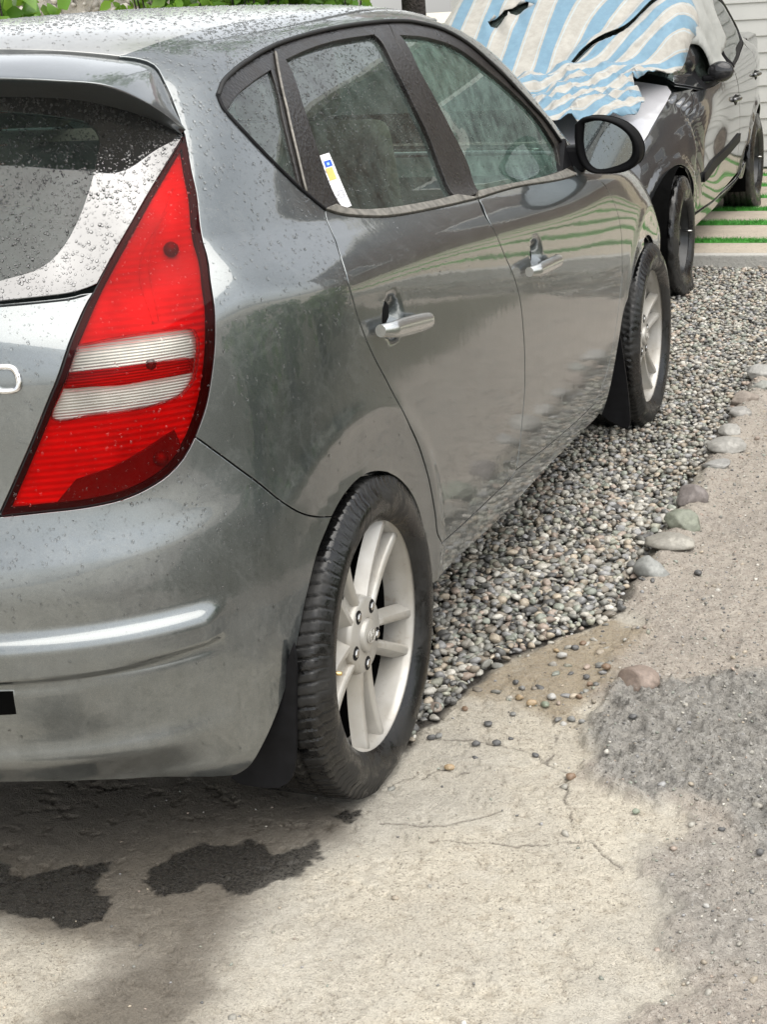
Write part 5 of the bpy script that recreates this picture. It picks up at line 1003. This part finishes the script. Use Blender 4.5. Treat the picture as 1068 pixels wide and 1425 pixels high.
def fs2(A, v):
    a = np.clip(A/LS, 1e-5, 1-1e-5); P = S2(a, v); y, z = P[..., 1], P[..., 2]
    # crumpled metal along the wing / door gap
    k = np.exp(-((y-1.22-.10*(.8-z))/.085)**2)*np.exp(-((z-.70)/.20)**2)
    d = -.045*k+.018*np.exp(-((y-1.10)/.05)**2)*np.exp(-((z-.66)/.16)**2)+.016*k*np.sin((y*1.6+z)*42)
    d = d-.022*np.exp(-((y-1.75)/.30)**2)*np.exp(-((z-.62)/.10)**2)+.006*np.sin(z*17+y*5)*np.exp(-((y-1.7)/.5)**2)
    P[..., 0] = P[..., 0]+np.where(y > .5, d, 0); return P
T2 = {k: np.array(v)*[LS, 1] for k, v in TR2.items()}
belt2 = yz2([(1.60, .885), (1.75, .88), (1.95, .883), (2.2, .895), (2.42, .908)]); belt2r = yz2([(2.42, .908), (2.85, .945), (3.18, .985)])
fg2 = catmull(T2['fgap'], .02); dg2 = yz2([(2.42, .908), (2.44, .85), (2.48, .73), (2.51, .62), (2.53, .53), (2.57, .42), (2.60, .30)])
a2 = [(.80+.335*math.cos(t), .285+.335*math.sin(t)) for t in np.linspace(R(-5), R(190), 15)]; arch2 = yz2(a2)
hl2 = catmull(T2['hoodline'], .02)
fen2 = np.vstack([hl2, yz2([(.30, .62), (.22, .50), (.30, .40)], .05), arch2[::-1], yz2([(1.28, .32)]), fg2[::-1], yz2([(1.50, .90)])[:1]])
panel('front_wing', fen2, fs2, PAINT2, CAR2, h=.018, gap=.002, mirror=True)
bot2 = yz2([(2.60, .30), (2.0, .285), (1.28, .32)])
d1 = np.vstack([belt2, dg2, bot2, fg2[::-1]]); FD2 = panel('front_door', d1, fs2, PAINT2, CAR2, h=.02, gap=.003, mirror=True)
re2 = yz2([(3.18, .985), (3.23, .9), (3.2, .78), (3.1, .68), (2.96, .56), (2.88, .42), (2.83, .30)])
d2_ = np.vstack([belt2r, re2, yz2([(2.83, .30), (2.60, .30)]), dg2[::-1]]); RD2 = panel('rear_door', d2_, fs2, PAINT2, CAR2, h=.03, gap=.003, mirror=True)
dl2 = yz2([(1.60, .885), (1.70, 1.0), (1.92, 1.17), (2.2, 1.28), (2.6, 1.31), (2.85, 1.27), (3.01, 1.22), (3.10, 1.15), (3.2, 1.06), (3.18, .985)])
ar2 = yz2([(3.243+.335*math.cos(t), .285+.335*math.sin(t)) for t in np.linspace(R(150), R(-5), 12)])
q2 = np.vstack([re2[:-6], ar2, yz2([(3.7, .26), (4.02, .30)]), yz2([(4.05, .5), (4.06, .85)]), yz2([(3.95, .97), (3.55, 1.12), (3.2, 1.30), (2.95, 1.385), (2.4, 1.40), (2.05, 1.37), (1.8, 1.24), (1.50, .99), (1.44, .93)]), dl2])
panel('body_side', q2, fs2, PAINT2, CAR2, h=.035, gap=.002, mirror=True)
gl2 = inset(redis(np.vstack([dl2, belt2r[::-1], belt2[::-1]]), .03), .022)
panel('window_frame', np.vstack([dl2, belt2r[::-1], belt2[::-1]]), fs2, BLACK, CAR2, h=.035, gap=.001, off=-.004, holes=[gl2], hole_gap=0, mirror=True)
panel('side_window', gl2, fs2, GLASS, CAR2, h=.05, gap=-.006, off=-.008, rim=False, mirror=True)
bp2 = np.array(yz2([(2.20, 1.27), (2.27, 1.1), (2.36, .91)])); X = fs2(bp2[:, 0], bp2[:, 1]); mesh('door_pillar', *tube(X*[.995, 1, 1], .028, 8), BLACK, CAR2); mesh('door_pillar', *tube(X*[-.995, 1, 1], .028, 8), BLACK, CAR2)
sil2 = np.vstack([yz2([(1.20, .30), (1.28, .30), (2.0, .27), (2.83, .275), (2.88, .33)]), yz2([(2.90, .235), (2.0, .222), (1.2, .222)])])
panel('sill', sil2, fs2, PAINT2, CAR2, h=.03, gap=.001, mirror=True)
mo2 = yz2([(1.36, .500), (1.9, .518), (2.50, .545)]); mo2b = yz2([(2.50, .500), (1.9, .472), (1.36, .455)])
panel('door_moulding', np.vstack([mo2, mo2b]), fs2, BLACK, FD2[0], h=.02, gap=0, off=.012, thick=.014, flange=0)
for y_, z_, D in ((2.35, .745, FD2[0]), (3.14, .80, RD2[0])):
    q = yz2([(y_, z_)]); c = fs2(q[:, 0], q[:, 1])[0]; P = [(c[0]+.004+.022*math.sin(math.pi*t), c[1]-.09+.18*t, c[2]+.008) for t in np.linspace(0, 1, 12)]
    mesh('door_handle', *tube(P, .012, 8), PAINT2, D); V0, F0 = ICO[2]; mesh('handle_cup', V0*[.008, .05, .03]+c, F0, BLACK, D)
# height field of the bonnet, screen and roof
HX = np.arange(-.84, .8401, .02); HY = np.arange(-.05, 3.6, .02)
def build_hf():
    a = np.linspace(.0, 1, 1600)**3*.92+1e-5; v = np.linspace(.25, V2-1e-4, 520); A_, V_ = np.meshgrid(a, v, indexing='ij'); P = S2(A_, V_).reshape(-1, 3)
    ix = np.round((P[:, 0]-HX[0])/.02).astype(int); iy = np.round((P[:, 1]-HY[0])/.02).astype(int); k = (ix >= 0) & (ix < len(HX)) & (iy >= 0) & (iy < len(HY))
    Z = np.full((len(HX), len(HY)), -1.); np.maximum.at(Z, (ix[k], iy[k]), P[k, 2]); Z = np.maximum(Z, Z[::-1])
    for _ in range(40):
        m = Z < 0
        if not m.any(): break
        Zp = np.pad(Z, 1, mode='edge'); nb = np.stack([Zp[:-2, 1:-1], Zp[2:, 1:-1], Zp[1:-1, :-2], Zp[1:-1, 2:]]); w_ = nb > 0; s = np.where(w_, nb, 0).sum(0)/np.maximum(w_.sum(0), 1); Z = np.where(m & (w_.sum(0) > 0), s, Z)
    for _ in range(3): Zp = np.pad(Z, 1, mode='edge'); Z = (Z*2+Zp[:-2, 1:-1]+Zp[2:, 1:-1]+Zp[1:-1, :-2]+Zp[1:-1, 2:])/6
    return Z
HZ2 = build_hf()
def hf(x, y):
    X = np.clip((np.asarray(x, float)-HX[0])/.02, 0, len(HX)-1.001); Y = np.clip((np.asarray(y, float)-HY[0])/.02, 0, len(HY)-1.001); i = X.astype(int); j = Y.astype(int); fx, fy = X-i, Y-j
    return (HZ2[i, j]*(1-fx)+HZ2[i+1, j]*fx)*(1-fy)+(HZ2[i, j+1]*(1-fx)+HZ2[i+1, j+1]*fx)*fy
fhf = lambda x, y: np.stack([x, y, hf(x, y)], -1)
BONNET_SKY = car_paint('bonnet_sky_paint', (.62, .62, .65), dust=(.5, .49, .49), dirt=.4, metal=.35)  # bonnet colour lightened to stand for the sky mirrored in it
def symx(P): P = np.array(P); return np.vstack([P, P[::-1]*[-1, 1]])
panel('bonnet', symx([(0, .12), (.35, .20), (.55, .36), (.665, .56), (.675, .70), (.677, .9), (.677, 1.14), (.672, 1.30), (.64, 1.36), (.4, 1.30), (0, 1.24)]), fhf, BONNET_SKY, CAR2, h=.035, gap=.003)
panel('windscreen', symx([(0, 1.27), (.4, 1.33), (.66, 1.43), (.60, 1.62), (.52, 1.88), (.3, 1.93), (0, 1.95)]), fhf, GLASS, CAR2, h=.04, gap=0, rim=False)
panel('roof', symx([(0, 1.96), (.3, 1.94), (.51, 1.90), (.545, 2.1), (.545, 2.9), (.40, 2.95), (0, 2.97)]), fhf, PAINT2, CAR2, h=.05, gap=0)
panel('rear_window', symx([(0, 2.98), (.42, 2.96), (.62, 3.50), (.3, 3.55), (0, 3.57)]), fhf, GLASS, CAR2, h=.06, gap=0, rim=False)
boxo('boot', (0, 3.84, .74), (1.42, .50, .50), PAINT2, CAR2, .06); boxo('front_bumper', (0, .16, .42), (1.30, .22, .34), PAINT2, CAR2, .08); boxo('underbody', (0, 2.0, .30), (1.44, 1.9, .14), DARK, CAR2, .03); boxo('underbody', (0, .75, .45), (1.05, 1.0, .3), DARK, CAR2, .03)
boxo('cabin_floor', (0, 2.2, .5), (1.4, 1.8, .1), DARK, CAR2, .02); boxo('dashboard', (0, 1.5, .80), (1.3, .3, .2), DASH, CAR2, .05)
for sx in (-.33, .33): boxo('seat_back', (sx, 2.5, .85), (.46, .14, .6), SEATD, CAR2, .05, Matrix.Rotation(R(-15), 3, 'X'))
V0, F0 = ICO[3]; M2_ = mesh('door_mirror', V0*[.068, .045, .052]+[.842, 1.73, .955], F0, simple('mirror_shell', (.03, .03, .032), .08, .2), CAR2); boxo('mirror_arm', (.785, 1.72, .925), (.07, .04, .03), BLACK, M2_, .01)
def steel_wheel(y, sg, flatness):
    W = empty('wheel', (0, y, .285)); W.parent = CAR2; fl = lambda VF: ([(v[0]*sg, v[1], v[2]) for v in VF[0]], [f[::-1] for f in VF[1]] if sg < 0 else VF[1])
    V, Fc = tyre_mesh(.735, .287, .175, .186, 144); Vn = []
    for a, b, c in V:
        lim = -.285+flatness
        if c < lim+.06: a = a+(a-.735)*.35*max(0, (lim+.06-c)/.06)
        Vn.append((a, b, max(c, lim)))
    mesh('tyre', *fl((Vn, Fc)), TYRE, W)
    SM = simple('black_steel_wheel', (.018, .019, .020), .28, .2, var=.5, vs=16)
    mesh('rim', *fl(lathe_x([(.822, .188), (.826, .192), (.822, .183), (.800, .172), (.770, .165), (.752, .150), (.757, .130), (.780, .108), (.786, .085), (.776, .062), (.782, .045), (.790, .030), (.792, .0005)], 72)), SM, W)
    for k in range(4):
        a = R(45+90*k); hx = lathe_x([(.775, .010), (.795, .010), (.797, .0004)], 6); mesh('lug_nut', *fl(([(p_[0], p_[1]+.052*math.cos(a), p_[2]+.052*math.sin(a)) for p_ in hx[0]], hx[1])), SM, W, smooth=False)
    for k in range(8):
        a = R(22+45*k); c = (.141*math.cos(a), .141*math.sin(a)); V0, F0 = ICO[2]; mesh('vent_hole', *fl((V0*[.006, .016, .016]+[.7545, *c], F0)), DARK, W)
    mesh('valve', *tube([(.79*sg, .155, .0), (.83*sg, .158, .0)], .004, 8), CHROME2, W)
    V, Fc = lathe_x([(.80, .33), (.74, .335), (.45, .335), (.45, .02)], 40, None, R(-25), R(205)); mesh('wheel_arch_liner', [(v[0]*sg, v[1]+y, v[2]+.285) for v in V], Fc, DARK, CAR2)
for sg in (1, -1): steel_wheel(.80, sg, .030); steel_wheel(3.243, sg, .004)
# ---- tarpaulin
def tarp_mat(name, per, wid, ph):
    b = NB(name); u = b.attr('stripe', 'Fac'); t = b.math('FRACT', b.math('ADD', b.math('DIVIDE', u, per), ph)); n = b.noise(26, 4, .7)
    e = b.math('SUBTRACT', t, .5); e = b.math('ABSOLUTE', e); bl = b.rng(e, wid, wid-.02, 0, 1); ln = b.math('MULTIPLY', b.rng(e, wid+.085, wid+.075, 0, 1), b.rng(e, wid+.045, wid+.055, 0, 1))
    cream = b.mix(b.rng(n, .35, .7), (.36, .345, .31), (.275, .26, .23)); blue = b.mix(b.rng(n, .3, .7), (.13, .24, .32), (.10, .19, .265))
    c = b.mix(bl, cream, blue); c = b.mix(b.math('MULTIPLY', ln, .55), c, (.34, .44, .50))
    wv = b.n('TexWave'); wv.inputs['Scale'].default_value = 220; b.put(wv.inputs['Vector'], b.coord())
    return b.pbr(c, .62, 0, Normal=b.bump(n, .004, .35), Sheen_Weight=.2)
TMAT = tarp_mat('striped_canvas', .187, .205, .44); TMAT2 = tarp_mat('striped_canvas_flap', .115, .24, .12)
WHITE = simple('white_canvas', (.31, .315, .30), .7, var=.12, vs=9, bump=.004)
TARP = setp(empty('tarpaulin'), 'blue and cream striped tarpaulin bunched over bonnet and windscreen of the dark car', 'tarpaulin')
TARP.location = CAR2.location; TARP.rotation_euler = CAR2.rotation_euler
def solid(o, t=.004):
    m = o.modifiers.new('cloth', 'SOLIDIFY'); m.thickness = t; m.offset = 1
def stripe_attr(o, u):
    at = o.data.attributes.new('stripe', 'FLOAT', 'POINT'); at.data.foreach_set('value', u.astype(np.float32))
def ridge(x, y, f, seed): return 1-np.abs(2*fbm(x, y, f, seed, 3, .5)-1)
LINE = np.array([(-.25, .38), (-.10, .65), (-.01, .90), (.06, 1.09), (.145, 1.305), (.241, 1.462), (.388, 1.551), (.481, 1.723), (.55, 1.84), (.60, 1.95)])
def fmain(x, y):
    d = pdist(catmull(LINE, .03), np.stack([np.ravel(x), np.ravel(y)], 1), False).reshape(np.shape(x))
    z = hf(x, y)+.012+.016*fbm(x*1.0+3, y*.35, 6, 101, 3)+.012*ridge(x*1.3-y*.2, y*.6, 5.0, 107)+.030*ridge(x+y*.2, y*.5, 4.0, 103)*smooth(1.35, .9, y)
    z = z+.030*np.exp(-(d/.05)**2)-.016*np.exp(-((d-.09)/.035)**2)
    z = z+.02*np.exp(-((x+.28)**2+(y-1.66)**2)/.01)*np.sin(50*x+20*y)
    return np.stack([x, y, z], -1)
ln = catmull(LINE, .03)
mainP = np.vstack([ln, [(.56, 2.2), (.5, 2.6), (-.5, 2.62), (-.60, 2.2), (-.66, 1.8), (-.72, 1.45), (-.74, 1.0), (-.70, .55), (-.4, .40), (-.2, .42)]])
HOLE = np.array([(-.365, 1.655), (-.33, 1.70), (-.27, 1.735), (-.24, 1.775), (-.19, 1.80), (-.135, 1.775), (-.17, 1.745), (-.20, 1.715), (-.245, 1.705), (-.27, 1.665), (-.31, 1.64), (-.34, 1.62)])
mo = panel('cover_sheet', mainP, fmain, TMAT, TARP, h=.024, gap=0, holes=[HOLE], hole_gap=0, rim=False); solid(mo)
co = np.array([v.co[:] for v in mo.data.vertices]); stripe_attr(mo, co[:, 0]-(co[:, 1]-1.5)*np.clip(.04+1.15*np.clip(co[:, 0], 0, .3), 0, .5))
for i, (q0, dx, dy) in enumerate(((0, -.03, -.01), (3, .0, .035), (5, .03, .01), (8, .01, -.03))):     # torn tongues of cloth round the hole
    A, B = HOLE[q0], HOLE[(q0+1) % len(HOLE)]; tip = (A+B)/2+[-dx*.4, -dy*.4]; Pq = np.array([A, B, tip]); z = hf(Pq[:, 0], Pq[:, 1])+[.03, .03, .055]
    o = mesh('torn_tongue', np.c_[Pq, z], [(0, 1, 2)], WHITE, TARP); solid(o, .002)
def fflap(x, y):
    u = x-.55*(y-1.6); z = hf(x, y)
    d = pdist(ln, np.stack([np.ravel(x), np.ravel(y)], 1), False).reshape(np.shape(x))
    z = z+.026+.045*ridge(u*1.6+1.3, (y+.6*x)*.55, 4.2, 111)*smooth(-.02, .08, d)+.024*ridge(u*2.2, y*.8, 6.5, 115)*smooth(.02, .08, d)+.012*fbm(u*3, y, 16, 117, 2)
    k = smooth(1.35, .95, y); z = z+k*.075*ridge(x*1.4, y*1.1, 4.6, 121)**2+k*.022*ridge(x, y, 7, 123)
    return np.stack([x, y, z], -1)
flapP = np.vstack([ln+[.004, 0], catmull([(.60, 1.95), (.665, 1.87), (.705, 1.84), (.722, 1.76), (.715, 1.66), (.705, 1.56), (.685, 1.39), (.625, 1.20), (.565, 1.02), (.565, .90), (.610, .80), (.668, .66), (.62, .50), (.45, .36), (.2, .26), (-.1, .24), (-.3, .30)], .03)])
fo_ = panel('hanging_flap', flapP, fflap, TMAT2, TARP, h=.020, gap=0, rim=False); solid(fo_)
co = np.array([v.co[:] for v in fo_.data.vertices]); stripe_attr(fo_, co[:, 0]-.55*(co[:, 1]-1.6)-.35*(co[:, 2]-hf(co[:, 0], co[:, 1]))+.20*np.clip(1.1-co[:, 2], 0, .4))
fold_pts = np.vstack([ln[16:]+[.01, -.01]]); mesh('fold_shade', *tube(np.c_[fold_pts, hf(fold_pts[:, 0], fold_pts[:, 1])+.040], .006, 6), simple('fold_shade_dark', (.03, .05, .06), .7), TARP)  # dark tube drawn in for the shade along the fold
wp = yz2([(1.52, 1.10), (1.75, 1.26), (2.0, 1.40), (2.3, 1.425), (2.45, 1.40), (2.46, 1.25), (2.36, 1.06), (2.2, .97), (1.98, .905), (1.86, .90), (1.78, .98), (1.70, 1.08), (1.6, 1.10)])
def fwhite(A, v):
    P = S2(np.clip(A/LS, 1e-5, 1), v); n = nrm2(np.clip(A/LS, 1e-4, 1), v); y, z = P[..., 1], P[..., 2]
    return P+n*(.022+.018*np.sin(y*22+z*6)*smooth(1.35, 1.0, z)+.012*fbm(y*2, z, 6, 131, 3))[..., None]
wo_ = panel('white_lining', wp, fwhite, WHITE, TARP, h=.022, gap=0, rim=False); solid(wo_)
# ------------------------------------------------------------------ terrace, house, planting
def slab_mat(name, a, b_, hole):
    b = NB(name); n = b.noise(9, 5, .7); f = b.noise(85, 4, .75)
    c = b.mix(b.rng(n, .3, .7), a, b_); c = b.mix(b.rng(f, .56, .66, 0, .8), c, hole)
    return b.pbr(c, .8, 0, Normal=b.bump(f, .01, .8))
TRAV = slab_mat('pitted_stone', (.50, .44, .36), (.40, .35, .28), (.14, .12, .10)); KERB = slab_mat('kerb_concrete', (.50, .49, .46), (.42, .41, .38), (.25, .24, .22))
tb = boxo('terrace_base', (1.5, 7.60, .030), (9.0, 3.96, .08), simple('terrace_soil', (.05, .06, .03), .9), None, 0); setp(tb, kind='structure')
bands = [(5.635, 5.94), (6.05, 6.55), (6.69, 7.10), (7.20, 7.65), (7.76, 8.2), (8.31, 8.75), (8.86, 9.15)]
PVG = setp(empty('paving'), kind='structure')
for y0, y1 in bands:
    for k in range(9):
        xa = -2.6+.92*k; o = boxo('paving_slab', (xa+.457, (y0+y1)/2, .066+.002*((k*5) % 3-1)), (.912, y1-y0, .03), TRAV, PVG, .006)
KB = setp(empty('kerb'), kind='structure')
for k in range(7): boxo('kerb_stone', (-2.4+1.2*k+.6, 5.595, .022+.001*(k % 2)), (1.194, .072, .115), KERB, KB, .007)
def blades(name, n, x0, x1, y0, y1, z0, h0, h1, mat, seed):
    r_ = np.random.default_rng(seed); px, py = r_.uniform(x0, x1, n), r_.uniform(y0, y1, n); a = r_.uniform(0, 6.28, n); h = r_.uniform(h0, h1, n); w_ = .0022; lx, ly = r_.normal(0, .012, n), r_.normal(0, .012, n)
    V = np.stack([np.stack([px-w_*np.cos(a), py-w_*np.sin(a), np.full(n, z0)], 1), np.stack([px+w_*np.cos(a), py+w_*np.sin(a), np.full(n, z0)], 1), np.stack([px+lx, py+ly, z0+h], 1)], 1).reshape(-1, 3)
    return fastmesh(name, V, np.arange(3*n).reshape(-1, 3), mat, None, False)
TURF = simple('green_turf', (.05, .25, .03), .6, var=.35, vs=12)
for i in range(len(bands)-1):
    y0, y1 = bands[i][1], bands[i+1][0]; s_ = boxo('turf_strip', (1.0, (y0+y1)/2, .076), (7.2, y1-y0-.004, .012), TURF, None, .003); setp(s_, kind='structure')
    gb = blades('turf', 6200 if i < 3 else 2500, .2, 2.6, y0, y1, .080, .010, .024, TURF, 400+i); setp(gb, 'strips of short bright green turf between the stone paving bands', 'turf', kind='stuff')
# the white clapboard house behind
HS = setp(empty('house'), 'white house wall of horizontal boards behind the covered car', 'house'); SID = simple('white_siding', (.58, .575, .55), .5, var=.05, vs=3)
nb_ = 30
for k in range(nb_):
    z0 = .08+.115*k; x0, x1 = -1.90, 1.30
    V = [(x0, 9.30, z0), (x1, 9.30, z0), (x1, 9.285, z0), (x0, 9.285, z0), (x0, 9.30, z0+.118), (x1, 9.30, z0+.118), (x1, 9.297, z0+.118), (x0, 9.297, z0+.118)]
    V = [(a, b if b > 9.29 and i in (0, 1, 4, 5) else b, c) for i, (a, b, c) in enumerate(V)]
    mesh('siding_board', V, [(0, 1, 2, 3), (7, 6, 5, 4), (3, 2, 6, 7), (0, 3, 7, 4), (1, 5, 6, 2), (0, 4, 5, 1)], SID, HS, smooth=False)
boxo('corner_board', (-1.94, 9.30, 1.8), (.09, .06, 3.5), SID, HS, .004); boxo('wall_core', (-.32, 9.45, 1.8), (3.2, .28, 3.5), SID, HS, 0); boxo('eaves', (-.35, 9.3, 3.58), (3.5, .7, .10), SID, HS, .01)
boxo('roof', (-.35, 10.6, 4.2), (3.5, 3.2, .12), simple('roof_sheet', (.12, .07, .06), .6), HS, .01, Matrix.Rotation(R(24), 3, 'X'))
# trees and shrubs
BARK = simple('bark', (.035, .028, .024), .85, var=.5, vs=24, bump=.02)
def leaf_mat(name, a, b_):
    b = NB(name); n = b.attr('tone', 'Fac'); c = b.mix(n, a, b_); d = b.n('BsdfPrincipled'); b.put(d.inputs['Base Color'], c); d.inputs['Roughness'].default_value = .38
    t = b.n('BsdfTranslucent'); b.put(t.inputs['Color'], b.mix(.6, c, (.35, .55, .05))); m = b.n('MixShader'); m.inputs[0].default_value = .35; b.put(m.inputs[1], d.outputs[0]); b.put(m.inputs[2], t.outputs[0]); b.t.links.new(m.outputs[0], b.out.inputs[0]); return b.m
LEAF = leaf_mat('bright_leaf', (.09, .22, .03), (.20, .36, .05)); LEAF2 = leaf_mat('dark_leaf', (.025, .07, .015), (.06, .14, .03))
def leaves(name, P, size, mat, parent, seed):
    r_ = np.random.default_rng(seed); n = len(P); s = size*r_.uniform(.6, 1.3, n); d = r_.normal(size=(n, 3)); d[:, 2] = d[:, 2]*.6-.1; d /= np.linalg.norm(d, axis=1)[:, None]; u = np.cross(d, r_.normal(size=(n, 3))); u /= np.linalg.norm(u, axis=1)[:, None]; nn = np.cross(d, u)
    prof = [(0, 0, 0), (.28, .30, .05), (.62, .26, .08), (1, 0, 0), (.62, -.26, .08), (.28, -.30, .05), (.45, 0, -.02)]
    V = np.stack([P+s[:, None]*(a*d+b*u+c*nn) for a, b, c in prof], 1).reshape(-1, 3); F1 = np.array([(0, 1, 6), (1, 2, 6), (2, 3, 6), (3, 4, 6), (4, 5, 6), (5, 0, 6)])
    o = fastmesh(name, V, (F1[None]+(np.arange(n)*7)[:, None, None]).reshape(-1, 3), mat, parent, True)
    at = o.data.attributes.new('tone', 'FLOAT', 'POINT'); at.data.foreach_set('value', np.repeat(r_.random(n), 7).astype(np.float32)); return o
def shrub(label, X, Y, rx, ry, h, n, size, mat, seed, group='shrubs along the back wall', z0=.15):
    T = setp(empty('shrub', (X, Y, 0)), label, 'shrub', group); r_ = np.random.default_rng(seed); nc = 26
    cc = np.stack([r_.normal(0, .45, nc)*rx, r_.normal(0, .45, nc)*ry, z0+(h-z0)*r_.random(nc)**.7], 1); k = r_.integers(0, nc, n); P = cc[k]+r_.normal(0, 1, (n, 3))*[rx*.20, ry*.20, h*.085]; P[:, 2] = np.clip(P[:, 2], .03, h*1.04)
    leaves('foliage', P, size, mat, T, seed+1); parts = []
    for i in range(nc):
        c = cc[i]; parts.append(tube([(c[0]*.1, c[1]*.1, 0), (c[0]*.4, c[1]*.4, c[2]*.5), tuple(c)], [.012, .008, .003], 5))
    mesh('stem', *join(*parts), BARK, T); return T
shrub('bright green large leaved shrub showing at the left edge beyond the roof', -1.72, 2.95, .30, .35, 1.66, 420, .12, LEAF, 501)
for i, (X, Y, lab) in enumerate(((-2.55, 5.75, 'leftmost bright shrub in front of the rubble wall'), (-2.05, 5.85, 'pale green shrub behind the middle of the car roof'), (-1.66, 6.15, 'bright shrub nearest the dark tree trunk'), (-2.05, 6.45, 'taller bright shrub filling the gap left of the trunk'))):
    shrub(lab, X, Y, (.36 if i < 3 else .5), .34, (2.0 if i < 3 else 2.3), (1500 if i < 3 else 2600), .085, LEAF if i != 1 else LEAF, 520+i)
def tree(label, X, Y, r, ht, n, size, mat, seed, spread, group=None, crown0=.5):
    T = setp(empty('tree', (X, Y, 0)), label, 'tree', group); r_ = np.random.default_rng(seed); zz = np.linspace(-.05, ht*.8, 12); wob = r_.normal(0, .03, (12, 2)).cumsum(0)*.5
    parts = [tube(np.c_[wob, zz], np.linspace(r, r*.25, 12)*(1+.25*np.exp(-zz*4)), 14)]; tips = []
    for k in range(16):
        i = r_.integers(5, 12); a = r_.uniform(0, 6.28); l = spread*r_.uniform(.5, 1); b0 = np.array([*wob[i], zz[i]]); e = b0+[l*math.cos(a), l*math.sin(a), l*r_.uniform(.2, .8)]; m = (b0+e)/2+[0, 0, .12*l]
        parts.append(tube([b0, m, e], [r*.35, r*.2, r*.06], 6)); tips += [e, m*.4+e*.6]
    mesh('trunk', *join(*parts), BARK, T); tips = np.array(tips); k = r_.integers(0, len(tips), n); P = tips[k]+r_.normal(0, spread*.20, (n, 3)); leaves('crown', P, size, mat, T, seed+1); return T
tree('dark straight tree trunk standing left of the white house corner', -1.36, 6.72, .085, 9.0, 3000, .12, LEAF2, 540, 1.3)
# rubble retaining wall far left
RW = setp(empty('rubble_wall'), 'pale rubble wall rising behind the car roof at left', 'wall')
rwm = slab_mat('pale_rubble', (.52, .49, .43), (.40, .37, .32), (.13, .115, .10)); boxo('wall_body', (-5.0, 7.0, .95), (6.2, .5, 1.9), rwm, RW, .02)
px, pz = scatter(-4.6, -2.0, .9, 2.0, .055, 560); r_ = np.random.default_rng(561)
st_ = rocks('rubble', np.stack([px, np.full(len(px), 6.74)+r_.normal(0, .01, len(px)), pz], 1), r_.uniform(.02, .042, len(px)), 1, simple('rubble_stone', (.50, .47, .42), .8, var=.5, vs=7), 562, (.7, 1.0), RW); st_['kind'] = 'stuff'
# brick building and added unseen shrubs, mirrored in the paint and the windows
def brick_mat(front=False):
    b = NB('brown_brick'); mp = b.n('Mapping'); b.put(mp.inputs[0], b.coord()); mp.inputs['Rotation'].default_value = (R(90), 0, 0) if front else (R(90), 0, R(90))
    br = b.n('TexBrick'); b.put(br.inputs['Vector'], mp.outputs[0]); br.inputs['Scale'].default_value = 4.5; b.put(br.inputs['Color1'], (.125, .085, .068)); b.put(br.inputs['Color2'], (.085, .062, .052)); b.put(br.inputs['Mortar'], (.26, .23, .2)); br.inputs['Mortar Size'].default_value = .012
    return b.pbr(br.outputs[0], .85)
BW = setp(empty('brick_building', (4.8, 9.2, 0)), 'reddish brown brick building beside the white house, mirrored in the car windows', 'building')
bm_ = brick_mat(True); boxo('wall', (0, .15, 2.0), (6.9, .3, 4.0), bm_, BW, 0); boxo('eaves', (0, 0, 4.05), (7.2, .9, .12), SID, BW, .01)
for xx in (-2.2, .2, 2.4):
    wf = boxo('window', (xx, -.02, 1.9), (1.1, .08, 1.3), SID, BW, .01); boxo('pane', (xx, -.065, 1.9), (.94, .02, 1.14), FRIT, wf, 0)
boxo('door', (-3.0, -.02, 1.1), (.5, .06, 2.1), simple('beige_door', (.45, .38, .28), .6), BW, .01)


for i, (X, Y, hh) in enumerate(((3.6, .4, .7), (3.8, 1.7, .8), (3.6, 2.9, .65), (3.9, 4.1, .8))):  # unseen shrubs, added so the doors mirror something dark
    shrub(f'unseen dark shrub added to darken the door reflections, {["nearest the photographer", "second from the photographer", "third along the bed", "farthest along the bed"][i]}', X, Y, .5, .6, hh, 900, .09, LEAF2, 600+i*3, 'unseen shrubs added to darken the door reflections')
